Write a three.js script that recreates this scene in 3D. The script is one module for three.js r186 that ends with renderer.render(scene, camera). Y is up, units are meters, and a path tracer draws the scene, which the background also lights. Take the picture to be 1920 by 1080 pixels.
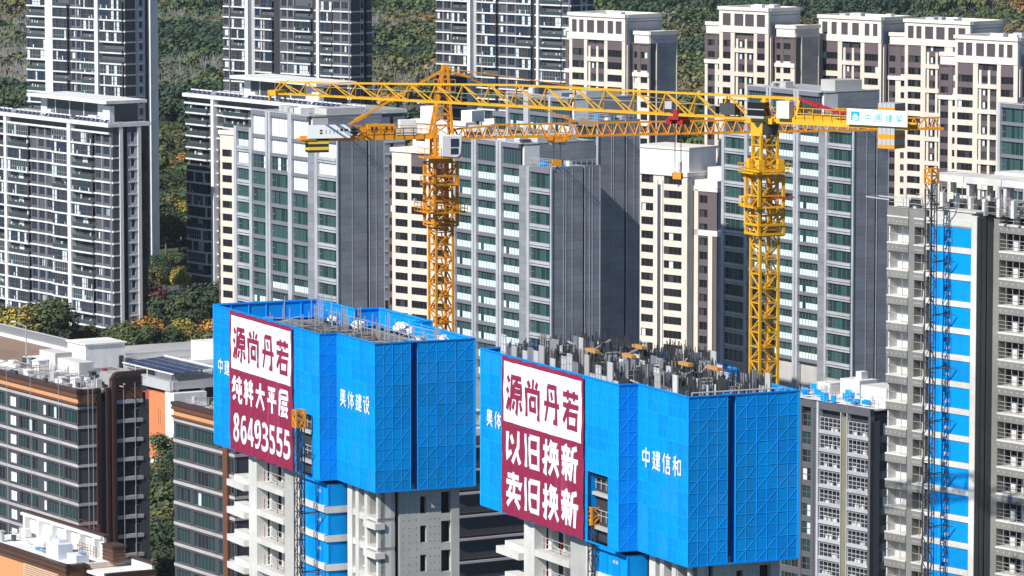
import * as THREE from 'three';
import { Sky } from 'three/addons/objects/Sky.js';
import { mergeGeometries } from 'three/addons/utils/BufferGeometryUtils.js';

// ---------------------------------------------------------------- camera, sky, sun, exposure
const scene = new THREE.Scene();
const CAM_H = 140, TILT = 6.134;
const camera = new THREE.PerspectiveCamera(7.104, 16 / 9, 1, 15000);
camera.position.set(0, CAM_H, 0);
camera.rotation.set(-TILT * Math.PI / 180, 0, 0);
const SUN_AZ = 225 * Math.PI / 180, SUN_EL = 40 * Math.PI / 180;
const sunDir = new THREE.Vector3(Math.sin(SUN_AZ) * Math.cos(SUN_EL), Math.sin(SUN_EL), -Math.cos(SUN_AZ) * Math.cos(SUN_EL));
const sky = new Sky(); sky.name = 'sky'; sky.scale.setScalar(12000);
sky.userData.kind = 'structure';
Object.assign(sky.material.uniforms.turbidity, { value: 2.5 }); sky.material.uniforms.rayleigh.value = 1.1;
sky.material.uniforms.mieCoefficient.value = 0.004; sky.material.uniforms.sunPosition.value.copy(sunDir);
scene.add(sky);
scene.environmentIntensity = 0.1;
const sun = new THREE.DirectionalLight(new THREE.Color(1.0, 0.955, 0.88), 5);
sun.name = 'sun'; sun.position.copy(sunDir).multiplyScalar(2500).add(new THREE.Vector3(0, 0, -1200)); sun.target.position.set(0, 0, -1200);
sun.castShadow = true; sun.shadow.mapSize.set(4096, 4096);
Object.assign(sun.shadow.camera, { left: -1500, right: 1500, top: 1500, bottom: -1500, near: 10, far: 6000 });
scene.add(sun, sun.target);
const renderer = new THREE.WebGLRenderer({ antialias: true });
renderer.toneMapping = THREE.LinearToneMapping; renderer.toneMappingExposure = 1.27;
renderer.shadowMap.enabled = true;
scene.fog = new THREE.FogExp2(new THREE.Color(0.7, 0.8, 0.92), 0.00002);

// ---------------------------------------------------------------- helpers
let seed = 7;
const rnd = () => { seed = (seed + 0x6d2b79f5) | 0; let t = Math.imul(seed ^ (seed >>> 15), 1 | seed); t = (t + Math.imul(t ^ (t >>> 7), 61 | t)) ^ t; return ((t ^ (t >>> 14)) >>> 0) / 4294967296; };
const rr = (a, b) => a + (b - a) * rnd(), pick = (l) => l[Math.floor(rnd() * l.length)], rad = (d) => d * Math.PI / 180;
// one point of the place on the line of sight of a photo pixel, "depth" metres north of the drone
const TH = rad(TILT);
function at(px, py, depth) {
  const u = (px - 960) / 8700, v = (540 - py) / 8700, F = Math.cos(TH) + v * Math.sin(TH), h = -Math.sin(TH) + v * Math.cos(TH);
  return new THREE.Vector3(u / F * depth, CAM_H + h / F * depth, -depth);
}
function groundAt(px, py) { const p = at(px, py, 1), k = CAM_H / (CAM_H - p.y); return new THREE.Vector3(p.x * k, 0, -k); }

class G {   // collects boxes and bars, slot by slot, and builds one geometry
  constructor() { this.s = []; }
  slot(i) { return this.s[i] || (this.s[i] = { p: [], n: [], u: [], i: [] }); }
  quad(a, b, c, d, i = 0, u0 = 0, v0 = 0, u1 = 1, v1 = 1) {
    const s = this.slot(i), k = s.p.length / 3;
    const ux = b[0] - a[0], uy = b[1] - a[1], uz = b[2] - a[2], vx = d[0] - a[0], vy = d[1] - a[1], vz = d[2] - a[2];
    let nx = uy * vz - uz * vy, ny = uz * vx - ux * vz, nz = ux * vy - uy * vx; const l = Math.hypot(nx, ny, nz) || 1;
    for (const q of [a, b, c, d]) { s.p.push(q[0], q[1], q[2]); s.n.push(nx / l, ny / l, nz / l); }
    s.u.push(u0, v0, u1, v0, u1, v1, u0, v1); s.i.push(k, k + 1, k + 2, k, k + 2, k + 3); return this;
  }
  box(x0, y0, z0, x1, y1, z1, i = 0) {
    this.quad([x0, y0, z1], [x1, y0, z1], [x1, y1, z1], [x0, y1, z1], i, x0, y0, x1, y1);
    this.quad([x1, y0, z0], [x0, y0, z0], [x0, y1, z0], [x1, y1, z0], i, x1, y0, x0, y1);
    this.quad([x1, y0, z1], [x1, y0, z0], [x1, y1, z0], [x1, y1, z1], i, -z1, y0, -z0, y1);
    this.quad([x0, y0, z0], [x0, y0, z1], [x0, y1, z1], [x0, y1, z0], i, -z0, y0, -z1, y1);
    this.quad([x0, y1, z1], [x1, y1, z1], [x1, y1, z0], [x0, y1, z0], i, x0, -z1, x1, -z0);
    this.quad([x0, y0, z0], [x1, y0, z0], [x1, y0, z1], [x0, y0, z1], i, x0, z0, x1, z1);
    return this;
  }
  a(a0, a1, y0, y1, d0, d1, i = 0) { return this.box(-a1, y0, d0, -a0, y1, d1, i); }      // on the sunlit face: a metres from the near corner, d metres proud
  b(b0, b1, y0, y1, d0, d1, i = 0) { return this.box(d0, y0, -b1, d1, y1, -b0, i); }      // on the shaded face
  bar(p, q, w, i = 0, w2 = w) {
    const A = new THREE.Vector3(...p), B = new THREE.Vector3(...q), D = B.clone().sub(A).normalize();
    const U = Math.abs(D.y) > 0.95 ? new THREE.Vector3(1, 0, 0) : new THREE.Vector3(0, 1, 0);
    const S = D.clone().cross(U).normalize().multiplyScalar(w / 2), T = S.clone().cross(D).normalize().multiplyScalar(w2 / 2);
    const c = (P, s, t) => [P.x + S.x * s + T.x * t, P.y + S.y * s + T.y * t, P.z + S.z * s + T.z * t];
    const k = [[-1, -1], [1, -1], [1, 1], [-1, 1]];
    for (let j = 0; j < 4; j++) { const m = (j + 1) % 4; this.quad(c(A, ...k[j]), c(B, ...k[j]), c(B, ...k[m]), c(A, ...k[m]), i); }
    this.quad(c(A, ...k[0]), c(A, ...k[1]), c(A, ...k[2]), c(A, ...k[3]), i); this.quad(c(B, ...k[3]), c(B, ...k[2]), c(B, ...k[1]), c(B, ...k[0]), i);
    return this;
  }
  build() {
    const g = new THREE.BufferGeometry(), p = [], n = [], u = [], idx = [];
    this.s.forEach((s, m) => {
      if (!s || !s.i.length) return;
      const o = p.length / 3, st = idx.length;
      for (const v of s.p) p.push(v); for (const v of s.n) n.push(v); for (const v of s.u) u.push(v); for (const v of s.i) idx.push(v + o);
      g.addGroup(st, idx.length - st, m);
    });
    g.setAttribute('position', new THREE.Float32BufferAttribute(p, 3)); g.setAttribute('normal', new THREE.Float32BufferAttribute(n, 3));
    g.setAttribute('uv', new THREE.Float32BufferAttribute(u, 2)); g.setIndex(idx);
    return g;
  }
  get empty() { return !this.s.some((s) => s && s.i.length); }
}
const used = {};
const numbered = (n) => { used[n] = (used[n] ?? -1) + 1; return used[n] ? n + '_' + String(used[n]).padStart(3, '0') : n; };
function tag(o, label, category, group, kind) {
  if (label) o.userData.label = label; if (category) o.userData.category = category; if (group) o.userData.group = group; if (kind) o.userData.kind = kind;
  return o;
}
function thing(name, label, category, [x, y, z] = [0, 0, 0], turn = 0, group) {
  const o = new THREE.Group(); o.name = numbered(name); o.position.set(x, y, z); o.rotation.y = turn; scene.add(o);
  return tag(o, label, category, group);
}
function part(parent, name, geo, mat, pos, turn) {
  if (geo instanceof G) { if (geo.empty) return null; geo = geo.build(); }
  const m = new THREE.Mesh(geo, mat); m.name = name; m.castShadow = m.receiveShadow = true;
  if (pos) m.position.set(...pos); if (turn) m.rotation.y = turn;
  parent.add(m); return m;
}
function structure(name, geo, mat) { const m = part(scene, numbered(name), geo, mat); m.userData.kind = 'structure'; return m; }
// a building's own frame: x runs along its sunlit face towards the drone, -z along its other face, origin under the near corner
function building(name, label, category, X, F, az, group) { return thing(name, label, category, [X, 0, -F], -rad(90 + az), group); }
const onA = (a, y, d) => [-a, y, d], onB = (b, y, d) => [d, y, -b], QB = Math.PI / 2;

// ---------------------------------------------------------------- textures and materials
function noiseTex(size, repeatM, lo, hi, octaves, streak = 0, joints = null) {
  const d = new Uint8Array(size * size * 4), grids = [];
  let s0 = 1234 + size + octaves * 77 + Math.round(streak * 10); const r = () => { s0 = (s0 * 1664525 + 1013904223) >>> 0; return s0 / 4294967296; };
  for (let o = 0; o < octaves; o++) { const n = 4 << o; grids.push({ n, v: Float32Array.from({ length: n * n }, r) }); }
  const f = (g, x, y) => { const n = g.n, X = x * n, Y = y * n, i = Math.floor(X), j = Math.floor(Y), a = X - i, b = Y - j, v = (p, q) => g.v[((q % n) + n) % n * n + ((p % n) + n) % n], s = a * a * (3 - 2 * a), t = b * b * (3 - 2 * b); return (v(i, j) * (1 - s) + v(i + 1, j) * s) * (1 - t) + (v(i, j + 1) * (1 - s) + v(i + 1, j + 1) * s) * t; };
  for (let y = 0; y < size; y++) for (let x = 0; x < size; x++) {
    let sum = 0, w = 0; grids.forEach((g, o) => { const k = Math.pow(0.72, o); sum += f(g, x / size, (y / size) * (streak ? 1 / streak : 1)) * k; w += k; });
    let v = lo + (hi - lo) * Math.min(1, Math.max(0, (sum / w - 0.5) * 1.7 + 0.5));
    if (joints) v *= joints(x / size * repeatM, y / size * repeatM);
    const c = Math.round(255 * Math.min(1, v)), k = (y * size + x) * 4; d[k] = d[k + 1] = d[k + 2] = c; d[k + 3] = 255;
  }
  const t = new THREE.DataTexture(d, size, size); t.wrapS = t.wrapT = THREE.RepeatWrapping; t.magFilter = THREE.LinearFilter; t.minFilter = THREE.LinearMipmapLinearFilter; t.generateMipmaps = true;
  t.repeat.set(1 / repeatM, 1 / repeatM); t.needsUpdate = true; return t;
}
const tSoft = noiseTex(256, 14, 0.84, 1, 6), tDirt = noiseTex(512, 22, 0.66, 1, 7), tStreak = noiseTex(256, 9, 0.72, 1, 6, 6);
const fr = (v, p) => Math.abs(((v / p) % 1 + 1) % 1 - 0.5) * 2;
const tStone = noiseTex(512, 12, 0.74, 1, 6, 0, (x, y) => { const row = Math.floor(y / 1.5), o = row % 2 ? 0.3 : 0; return (fr(x + o, 0.75) > 0.88 ? 0.84 : 1) * (fr(y, 1.5) > 0.93 ? 0.76 : 1) * (0.92 + 0.08 * Math.sin(Math.floor((x + o) / 0.75) * 12.9 + row * 7.7)); });
const tPlank = noiseTex(256, 8, 0.9, 1, 5, 0, (x) => (fr(x, 0.4) > 0.9 ? 0.75 : 1));
const tHoles = noiseTex(256, 2.2, 0.9, 1, 5);
const mats = {};
function Mp2(key, r, g, b) { const m = new THREE.MeshPhysicalMaterial({ color: new THREE.Color().setRGB(r, g, b), roughness: 0.8, specularIntensity: 0.12, map: tDirt }); m.name = key; return (mats[key] = m); }
function M(key, r, g, b, o = {}) {
  if (mats[key]) return mats[key];
  const m = new THREE.MeshStandardMaterial({ color: new THREE.Color().setRGB(r, g, b), roughness: 0.75, metalness: 0, ...o });
  m.name = key; return (mats[key] = m);
}
const white = M('white_paint', 0.8, 0.79, 0.77, { map: tStreak }), offwhite = M('off_white_paint', 0.72, 0.7, 0.67, { map: tDirt });
const paleGrey = M('pale_grey_paint', 0.46, 0.46, 0.47, { map: tSoft }), midGrey = M('mid_grey_paint', 0.095, 0.095, 0.108, { map: tSoft }), darkGrey = M('dark_grey_paint', 0.085, 0.085, 0.1, { map: tSoft });
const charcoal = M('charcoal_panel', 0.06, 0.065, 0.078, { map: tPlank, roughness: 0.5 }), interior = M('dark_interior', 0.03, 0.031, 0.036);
const beigeM = M('beige_stone_paint', 0.66, 0.595, 0.5, { map: tSoft }), beigeTrim = M('beige_trim', 0.73, 0.68, 0.6, { map: tSoft }), brownM = M('brown_panel', 0.12, 0.09, 0.095, { map: tSoft }), brownDark = M('dark_brown_panel', 0.075, 0.06, 0.068, { map: tSoft });
const stone = M('grey_stone_cladding', 0.285, 0.298, 0.33, { map: tStone, roughness: 0.55 }), alu = M('grey_metal_cladding', 0.47, 0.48, 0.51, { map: tDirt, roughness: 0.5 }), aluDark = M('dark_metal_cladding', 0.17, 0.175, 0.2, { roughness: 0.5 });
const concrete = M('raw_concrete', 0.5, 0.49, 0.465, { map: tDirt }), concreteDark = M('grey_render', 0.24, 0.235, 0.22, { map: tDirt }), concretePale = M('pale_concrete', 0.68, 0.665, 0.63, { map: tDirt });
const blueFaded = Mp2('blue_screen_sheet_faded', 0.012, 0.33, 0.87), bandPink = M('pale_band_stone', 0.5, 0.46, 0.44, { map: tDirt });
const glassNavy = M('navy_glass', 0.02, 0.034, 0.062, { roughness: 0.12 }), glassTeal = M('teal_glass', 0.025, 0.06, 0.07, { roughness: 0.1 }), glassGreen = M('green_glass', 0.032, 0.088, 0.088, { roughness: 0.1 }), glassDark = M('dark_glass', 0.012, 0.013, 0.016, { roughness: 0.15 });
const glassGreenDk = M('dark_green_glass', 0.014, 0.045, 0.045, { roughness: 0.12 });
const balGlass = M('balustrade_glass', 0.045, 0.065, 0.07, { roughness: 0.2 }), curtain = M('pale_curtain', 0.55, 0.6, 0.6), frosted = M('frosted_film', 0.62, 0.76, 0.75, { roughness: 0.5 }), film = M('white_protective_film', 0.86, 0.86, 0.86, { roughness: 0.5 });
const frameW = M('pale_window_frame', 0.42, 0.42, 0.43), frameD = M('dark_window_frame', 0.1, 0.1, 0.11);
const crane = M('crane_yellow', 0.86, 0.45, 0.012, { roughness: 0.5, map: tDirt }), craneO = M('crane_orange', 0.85, 0.33, 0.01, { roughness: 0.5, map: tDirt }), red = M('red_paint', 0.34, 0.012, 0.02, { roughness: 0.5 }), steel = M('dark_steel', 0.07, 0.07, 0.075, { roughness: 0.6, metalness: 0.3 }), tube = M('galvanised_tube', 0.36, 0.35, 0.34, { roughness: 0.6 });
const Mp = (key, r, g, b, o = {}) => { const m = new THREE.MeshPhysicalMaterial({ color: new THREE.Color().setRGB(r, g, b), roughness: 0.8, specularIntensity: 0.12, ...o }); m.name = key; return (mats[key] = m); };
const blue1 = Mp('blue_screen_sheet', 0.001, 0.285, 0.76, { map: tHoles, roughness: 0.6 }) , blue2 = Mp('blue_screen_sheet_worn', 0.004, 0.305, 0.79, { map: tDirt, roughness: 0.6 }), blue3 = Mp('blue_screen_sheet_deep', 0.001, 0.245, 0.7, { map: tHoles, roughness: 0.6 }), blueBar = Mp('blue_screen_frame', 0.012, 0.36, 0.9, { roughness: 0.6 });
const copper = M('copper_trim', 0.2, 0.085, 0.05, { roughness: 0.45, metalness: 0.35 }), copperLit = M('sunlit_copper_tone', 0.62, 0.3, 0.13, { roughness: 0.5 }), copperDk = M('dark_copper_trim', 0.085, 0.045, 0.036, { roughness: 0.5, metalness: 0.3 });  // copperLit is the copper lightened, sunlight put into its colour
const roofGrey = M('roof_screed', 0.42, 0.42, 0.42, { map: tDirt }), roofWhite = M('white_roof_screed', 0.76, 0.75, 0.73, { map: tDirt }), orangeWall = M('orange_render', 0.72, 0.22, 0.08, { map: tSoft }), solar = M('solar_panel', 0.012, 0.02, 0.075, { roughness: 0.25 }), tarpBlue = M('blue_roof_sheet', 0.04, 0.25, 0.6, { map: tSoft });
const black = M('black_paint', 0.02, 0.02, 0.02), yellow = M('yellow_paint', 0.8, 0.55, 0.02);

// ---------------------------------------------------------------- windows: slots 0 frame, 1 glass, 2 curtain or film, 3 dark interior
const cache = {};
function winGeo(style, w, h, v) {
  const key = style + w.toFixed(1) + '_' + h.toFixed(1) + '_' + v;
  if (cache[key]) return cache[key];
  const g = new G(), f = style === 'wide' || style === 'white' || style === 'plain' ? 0.045 : 0.06, x0 = -w / 2, x1 = w / 2, n = Math.max(1, Math.round(w / (style === 'green' || style === 'wide' ? 1.5 : style === 'plain' ? 1.2 : style === 'glazed' ? 1.15 : 0.95)));
  const pane = (a, b, c, d, z, i) => g.quad([a, c, z], [b, c, z], [b, d, z], [a, d, z], i);
  if (style === 'open') {            // an open balcony: dark room behind, glass balustrade, things kept on it
    pane(x0, x1, 0, h, -1.15, 3);
    for (let k = 0; k <= 3; k++) g.box(x0 + (w - 0.08) * k / 3, 0, -1.14, x0 + (w - 0.08) * k / 3 + 0.08, h, -1.06, 0);
    pane(x0 + 0.1, x0 + w * 0.33, 0.1, h - 0.3, -1.1, 1); if (v % 3 === 0) pane(x0 + w * 0.36, x0 + w * 0.6, 0.1, h - 0.3, -1.1, 2);
    g.box(x0, 0.05, -0.06, x1, 1.05, 0, 1); g.box(x0, 1.05, -0.08, x1, 1.12, 0.02, 0);
    for (let k = 0; k < 3; k++) { const a = rr(x0 + 0.2, x1 - 0.7), q = rr(0.25, 0.6), yy = rr(0, 1.1); g.box(a, yy, -0.8, a + q, yy + rr(0.4, 1.1), -0.45, rnd() < 0.6 ? 2 : 3); }
  } else {
    const low = style === 'film' ? h * 0.46 : 0, cell = (w - f) / n;
    for (let k = 0; k < n; k++) {
      const a = x0 + f + cell * k, b = a + cell - f, q = rnd();
      if (style === 'white') { pane(a, b, f, h - f, -0.1, 2); continue; }
      if (style === 'tall') { pane(a, b, f, h - f, -0.1, 1); continue; }
      if (style === 'film' && (v % 4 !== 1 || k !== 1)) pane(a, b, f, low, -0.06, 2);
      if (style === 'plain' && q > 0.035 && q < 0.55) { pane(a, b, f, h - f, -0.1, q < 0.2 ? 3 : 1); continue; }
      if (q < 0.13 && style !== 'green' && style !== 'film') { pane(a, b, f, h - f, -0.1, 2); }
      else if (q < 0.2) { const t = rr(0.25, 0.7); pane(a, a + (b - a) * t, f, h - f, -0.1, 2 - (style === 'green' || style === 'film' ? 1 : 0)); pane(a + (b - a) * t, b, f, h - f, -0.1, 3); }
      else if (q < 0.55) pane(a, b, f, h - f, -0.1, 3);
      else pane(a, b, f, h - f, -0.1, 1);
      if (q > 0.86 && style === 'glazed') g.box(a + 0.1, 0.1, -0.09, a + rr(0.3, 0.6), rr(0.5, 1.3), -0.05, 2);
    }
    for (let k = 0; k <= n; k++) g.box(x0 + cell * k, 0, -0.12, x0 + cell * k + f, h, 0, 0);
    g.box(x0, 0, -0.12, x1, f, 0.03, 0); g.box(x0, h - f, -0.12, x1, h, 0.0, 0);
    if (style === 'glazed') g.box(x0, 1.0, -0.1, x1, 1.06, 0.0, 0);
    if (style === 'green') g.box(x0 + 0.1, h * 0.45, -0.08, x0 + cell * 0.6, h * 0.5, 0, 0);
  }
  return (cache[key] = g.build());
}
const frameM = M('grey_window_frame', 0.15, 0.15, 0.16);
const setW = [frameM, glassNavy, curtain, interior], setWd = [frameD, glassNavy, curtain, interior], setG = [aluDark, glassGreen, frosted, glassGreenDk], setF = [alu, glassGreen, film, glassGreenDk], setT = [aluDark, glassTeal, frosted, glassGreenDk], setB = [frameD, glassDark, curtain, interior], setL = [frameM, glassGreenDk, curtain, glassDark], setBal = [frameM, balGlass, curtain, interior];
function win(t, name, style, w, h, mset, pos, turn, v) { return part(t, name, winGeo(style, w, h, v ?? Math.floor(rnd() * 5)), mset, pos, turn); }

// ---------------------------------------------------------------- ground, roads
const groundMat = M('soil_and_grass', 0.07, 0.075, 0.045, { map: noiseTex(512, 60, 0.5, 1, 7), roughness: 0.95 }), asphalt = M('asphalt', 0.075, 0.077, 0.083, { map: tDirt, roughness: 0.9 }), paving = M('paving', 0.2, 0.195, 0.185, { map: tDirt, roughness: 0.9 });
structure('ground', new G().quad([-9000, 0, 500], [9000, 0, 500], [9000, 0, -14000], [-9000, 0, -14000], 0, -9000, -500, 9000, 14000), groundMat);
const flat = (pts, y) => { const s = new THREE.Shape(pts.map(([x, f]) => new THREE.Vector2(x, f))); const g = new THREE.ShapeGeometry(s); g.rotateX(-Math.PI / 2); g.translate(0, y, 0); return g; };
structure('pavement', flat([[-260, 700], [200, 560], [230, 1120], [-60, 1330], [-260, 1180]], 0.06), paving);
structure('road', flat([[-75, 1975], [40, 2030], [40, 2062], [-75, 2010]], 0.08), asphalt);
structure('parking_ground', flat([[-72, 1800], [-10, 1800], [-10, 1962], [-72, 1955]], 0.07), asphalt);
structure('highway', flat([[55, 2560], [420, 2760], [420, 2800], [55, 2600]], 0.1), M('highway_surface', 0.24, 0.25, 0.28, { roughness: 0.9 }));
structure('access_road', flat([[-118, 1290], [-60, 1330], [-52, 1322], [-110, 1280]], 0.1), asphalt);

// ---------------------------------------------------------------- facades
const ONE_PIECE = /wall|panel|parapet|recess|slot|trim|core|roof|room|void|cladding|cornice|coping|strip|rail|bolt|hole|palisade|netting|material|room|fascia_line|lettering/, TINY = /^room$|bolt|hole|palisade|netting|material|rail/;
class Acc {   // one collector per material and name; pieces that can be told apart become parts of their own
  constructor() { this.m = new Map(); }
  g(mat, name) { const k = mat.name + '|' + name; if (!this.m.has(k)) this.m.set(k, { mat, name, g: new G() }); return this.m.get(k).g; }
  finish(t) {
    for (const { mat, name, g } of this.m.values()) {
      const s = g.slot(0), n = s.p.length / 72;
      if (ONE_PIECE.test(name) || n > 300 || n < 2) { const m = part(t, name, g, mat); if (m && (n > 300 || TINY.test(name))) m.userData.kind = 'stuff'; continue; }
      for (let k = 0; k < n; k++) { const q = new G(), o = q.slot(0); o.p = s.p.slice(k * 72, k * 72 + 72); o.n = s.n.slice(k * 72, k * 72 + 72); o.u = s.u.slice(k * 48, k * 48 + 48); o.i = s.i.slice(0, 36); part(t, name, q, mat); }
    }
  }
}
// a stretch of wall with columns of windows: wall between the columns, spandrels between the windows
function stretch(t, acc, face, s) {
  const put = (x0, x1, y0, y1, d0, d1, mat, name) => { if (x1 - x0 > 0.01 && y1 - y0 > 0.01) acc.g(mat, name)[face](x0, x1, y0, y1, d0, d1); };
  const d = s.d || 0, th = s.th || 0.5, cols = [...s.cols].sort((p, q) => p.x0 - q.x0);
  let x = s.x0;
  for (const c of cols) {
    put(x, c.x0, s.bot, s.top, d - th, d, s.wall, s.wallName || 'wall'); x = c.x1;
    let y = s.top;
    s.lev.forEach((l, i) => {
      const wh = c.wh ?? s.wh, yb = l + (c.dy || 0); if (yb + wh > s.top || yb < s.bot) return;
      const mat = c.sp ? c.sp(i) : s.wall, sd = d - (mat === s.wall ? 0 : 0.08) + (c.sd || 0);
      put(c.x0, c.x1, yb + wh, y, d - th, sd, mat, mat === s.wall ? (s.wallName || 'wall') : 'spandrel'); y = yb;
      const w = c.x1 - c.x0, pos = (face === 'a' ? onA : onB)((c.x0 + c.x1) / 2, yb, d - 0.18);
      win(t, 'window', typeof c.style === 'function' ? c.style(i) : c.style || 'plain', w, wh, typeof c.set === 'function' ? c.set(i) : c.set || setB, pos, face === 'b' ? QB : 0, Math.floor(rnd() * 7));
    });
    const last = c.sp ? c.sp(s.lev.length - 1) : s.wall;
    put(c.x0, c.x1, s.bot, y, d - th, d - (last === s.wall ? 0 : 0.08) + (c.sd || 0), last, last === s.wall ? (s.wallName || 'wall') : 'spandrel');
  }
  put(x, s.x1, s.bot, s.top, d - th, d, s.wall, s.wallName || 'wall');
}
const levels = (first, step, n) => Array.from({ length: n }, (_, i) => first - step * i);

// ---- tall white apartment towers: floor bands, piers, glazed and open balconies
function whiteTower(o) {
  const t = building('apartment_tower', o.label, 'apartment tower', o.X, o.F, o.az), acc = new Acc(), st = o.step, bot = o.slab - st * o.n;
  const Amax = Math.max(...o.A.map((c) => c[1])), Bmax = o.depth, top = o.top;
  part(t, 'core', new G().box(-Amax + 0.3, 0, -Bmax + 0.3, -0.3, top - 0.3, -0.35), midGrey);
  const slabs = levels(o.slab, st, o.n + 1).map(() => new G());
  for (const [face, cols] of [['a', o.A], ['b', o.B]]) for (const [x0, x1, k, dd] of cols) {
    const w = x1 - x0, mid = (x0 + x1) / 2, on = face === 'a' ? onA : onB, turn = face === 'b' ? QB : 0;
    if (k === 'p') { acc.g(white, 'pier')[face](x0, x1, 0, top, -0.4, dd ?? 1.35); continue; }
    if (k === 'L') { acc.g(paleGrey, 'wall')[face](x0, x1, 0, top, -0.4, dd ?? 0.6); continue; }
    const d = dd ?? (k === 'b' ? 0.9 : 0.15), band = k === 'g' || k === 's' ? 0.12 : 0.3;
    if (k !== 'd') for (let i = 0; i <= o.n; i++) {
      const y = o.slab - st * i; slabs[i][face](x0, x1, y - 0.36, y, -0.38, d + band); slabs[i][face](x0, x1, y - 0.5, y - 0.36, -0.38, d + band - 0.16);
    }
    if (k === 'g') acc.g(charcoal, 'panel')[face](x0 + 0.05, x1 - 0.1, bot, top - 2.4, -0.38, d);
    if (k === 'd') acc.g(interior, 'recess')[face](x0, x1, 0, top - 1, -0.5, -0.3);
    for (let i = 0; i <= o.n; i++) {
      const y = o.slab - st * i, h = i ? st - 0.5 : Math.min(st - 0.5, top - y - 1.2);
      if (k === 'b') { const open = rnd() < 0.36, tone = rnd(); win(t, 'balcony', open ? 'open' : 'glazed', w - 0.1, h, open ? setBal : tone < 0.5 ? setW : tone < 0.8 ? setWd : [frameW, glassTeal, curtain, interior], on(mid, y, d), turn, Math.floor(rnd() * 8)); }
      if (k === 'w') {
        const ww = Math.min(w - 0.9, 2.6), c = mid + 0.15, W = acc.g(midGrey, 'wall');
        W[face](x0 + 0.12, x1, y, y + 0.62, -0.38, d); W[face](x0 + 0.12, c - ww / 2, y + 0.62, y + h, -0.38, d); W[face](c + ww / 2, x1, y + 0.62, y + h, -0.38, d);
        acc.g(frameW, 'downpipe')[face](x0, x0 + 0.12, y, y + h, -0.3, d + 0.12);
        if (rnd() < 0.93) win(t, 'window', rnd() < 0.4 ? 'win' : 'plain', ww, h - 0.62, setW, on(c, y + 0.62, d - 0.15), turn, Math.floor(rnd() * 8)); else acc.g(darkGrey, 'shutter')[face](c - ww / 2, c + ww / 2, y + 0.62, y + h, -0.3, d - 0.1);
      }
      if (k === 's') {
        acc.g(paleGrey, 'wall')[face](x0, mid - 0.5, y, y + st, -0.38, d); acc.g(paleGrey, 'wall')[face](mid + 0.6, x1, y, y + st, -0.38, d);
        acc.g(paleGrey, 'wall')[face](mid - 0.5, mid + 0.6, y - 0.2, y + 0.7, -0.38, d);
        win(t, 'window', 'win', 1.1, 1.7, setWd, on(mid + 0.05, y + 0.7, -0.05), turn, 3);
      }
    }
  }
  const A0 = Math.min(...o.A.map((c) => c[0]));
  slabs.forEach((g) => part(t, 'floor_slab', g, white));
  acc.finish(t);
  if (o.roof) {   // roof beam, penthouse with its wide white roof plate, solar water heaters
    const R = new G(); R.box(-Amax - 1, top - 0.9, -Bmax - 0.4, 0.6, top, 1.5); R.box(-Amax - 1, top - 2.75, 0.5, -0.2, top - 2.3, 1.0); part(t, 'roof_beam', R, white);
    const deck = new G().box(-Amax - 0.6, top + 0.002, -Bmax, 0.3, top + 0.12, 1.1); part(t, 'roof_deck', deck, roofGrey);
    const [p0, p1] = o.roof;
    part(t, 'penthouse', new G().box(-p1 + 1, top + 0.12, -Bmax + 1, -p0 - 1, top + 4.9, -2.4), charcoal);
    const pp = new G(); for (let k = 0; k < 5; k++) { const x = -p1 + 1 + (p1 - p0 - 2) * k / 5; pp.box(x, top + 0.12, -2.5, x + (k % 4 === 0 ? 3 : 0.35), top + 4.9, -2.2); } pp.box(-p0 - 4, top + 0.12, -2.6, -p0 - 0.6, top + 4.2, -1.2); part(t, 'penthouse_wall', pp, white);
    part(t, 'penthouse_roof', new G().box(-p1 - 1, top + 4.9, -Bmax - 0.5, -p0 + 1.2, top + 5.7, 0.9), white);
    const heater = new G(); heater.box(0, 0.75, -0.3, 1.8, 1.05, 0, 0); heater.quad([0.05, 0.1, 0.75], [1.75, 0.1, 0.75], [1.75, 0.75, 0], [0.05, 0.75, 0], 1); heater.box(0, 0, -0.2, 0.08, 0.8, -0.1, 0); heater.box(1.7, 0, -0.2, 1.78, 0.8, -0.1, 0);
    const hg = heater.build();
    for (let k = 0, x = -Amax + 1; x < -2; k++, x += 2.15) if (k % 7 !== 5) part(t, 'solar_heater', hg, [white, solar], [x, top + 0.12, 0.05]);
    for (const x of [-p1 + 4, (-p0 - p1) / 2 + 8, -p0 - 5]) part(t, 'roof_unit', new G().box(x, top + 0.12, -1.9, x + 4.2, top + rr(1, 2), -0.9).box(x + 1, top + 0.12, -4, x + 2, top + 2.6, -3), white);
  }
  return t;
}
whiteTower({ label: 'white banded tower at the left edge whose whole roof shows', X: -101.93, F: 1180, az: -36, depth: 10.8, top: 55.3, slab: 49.75, step: 3.13, n: 15, roof: [2.5, 40.5],
  A: [[53.15, 62, 'b'], [51.88, 53.15, 'p'], [41.24, 51.88, 'b'], [37.4, 41.2, 'w'], [33.35, 37.4, 'w'], [29.3, 33.35, 'w'], [20.4, 29, 'b'], [18.78, 20.4, 'p'], [8.5, 18.78, 'b'], [4.8, 8.4, 'w'], [0.4, 4.8, 'w']],
  B: [[0, 1.98, 'g'], [1.98, 2.93, 'p', 0.5], [2.93, 4.5, 'd'], [4.5, 7.4, 's'], [7.4, 8.35, 'p', 0.5], [8.35, 10.75, 'd']] });
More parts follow.
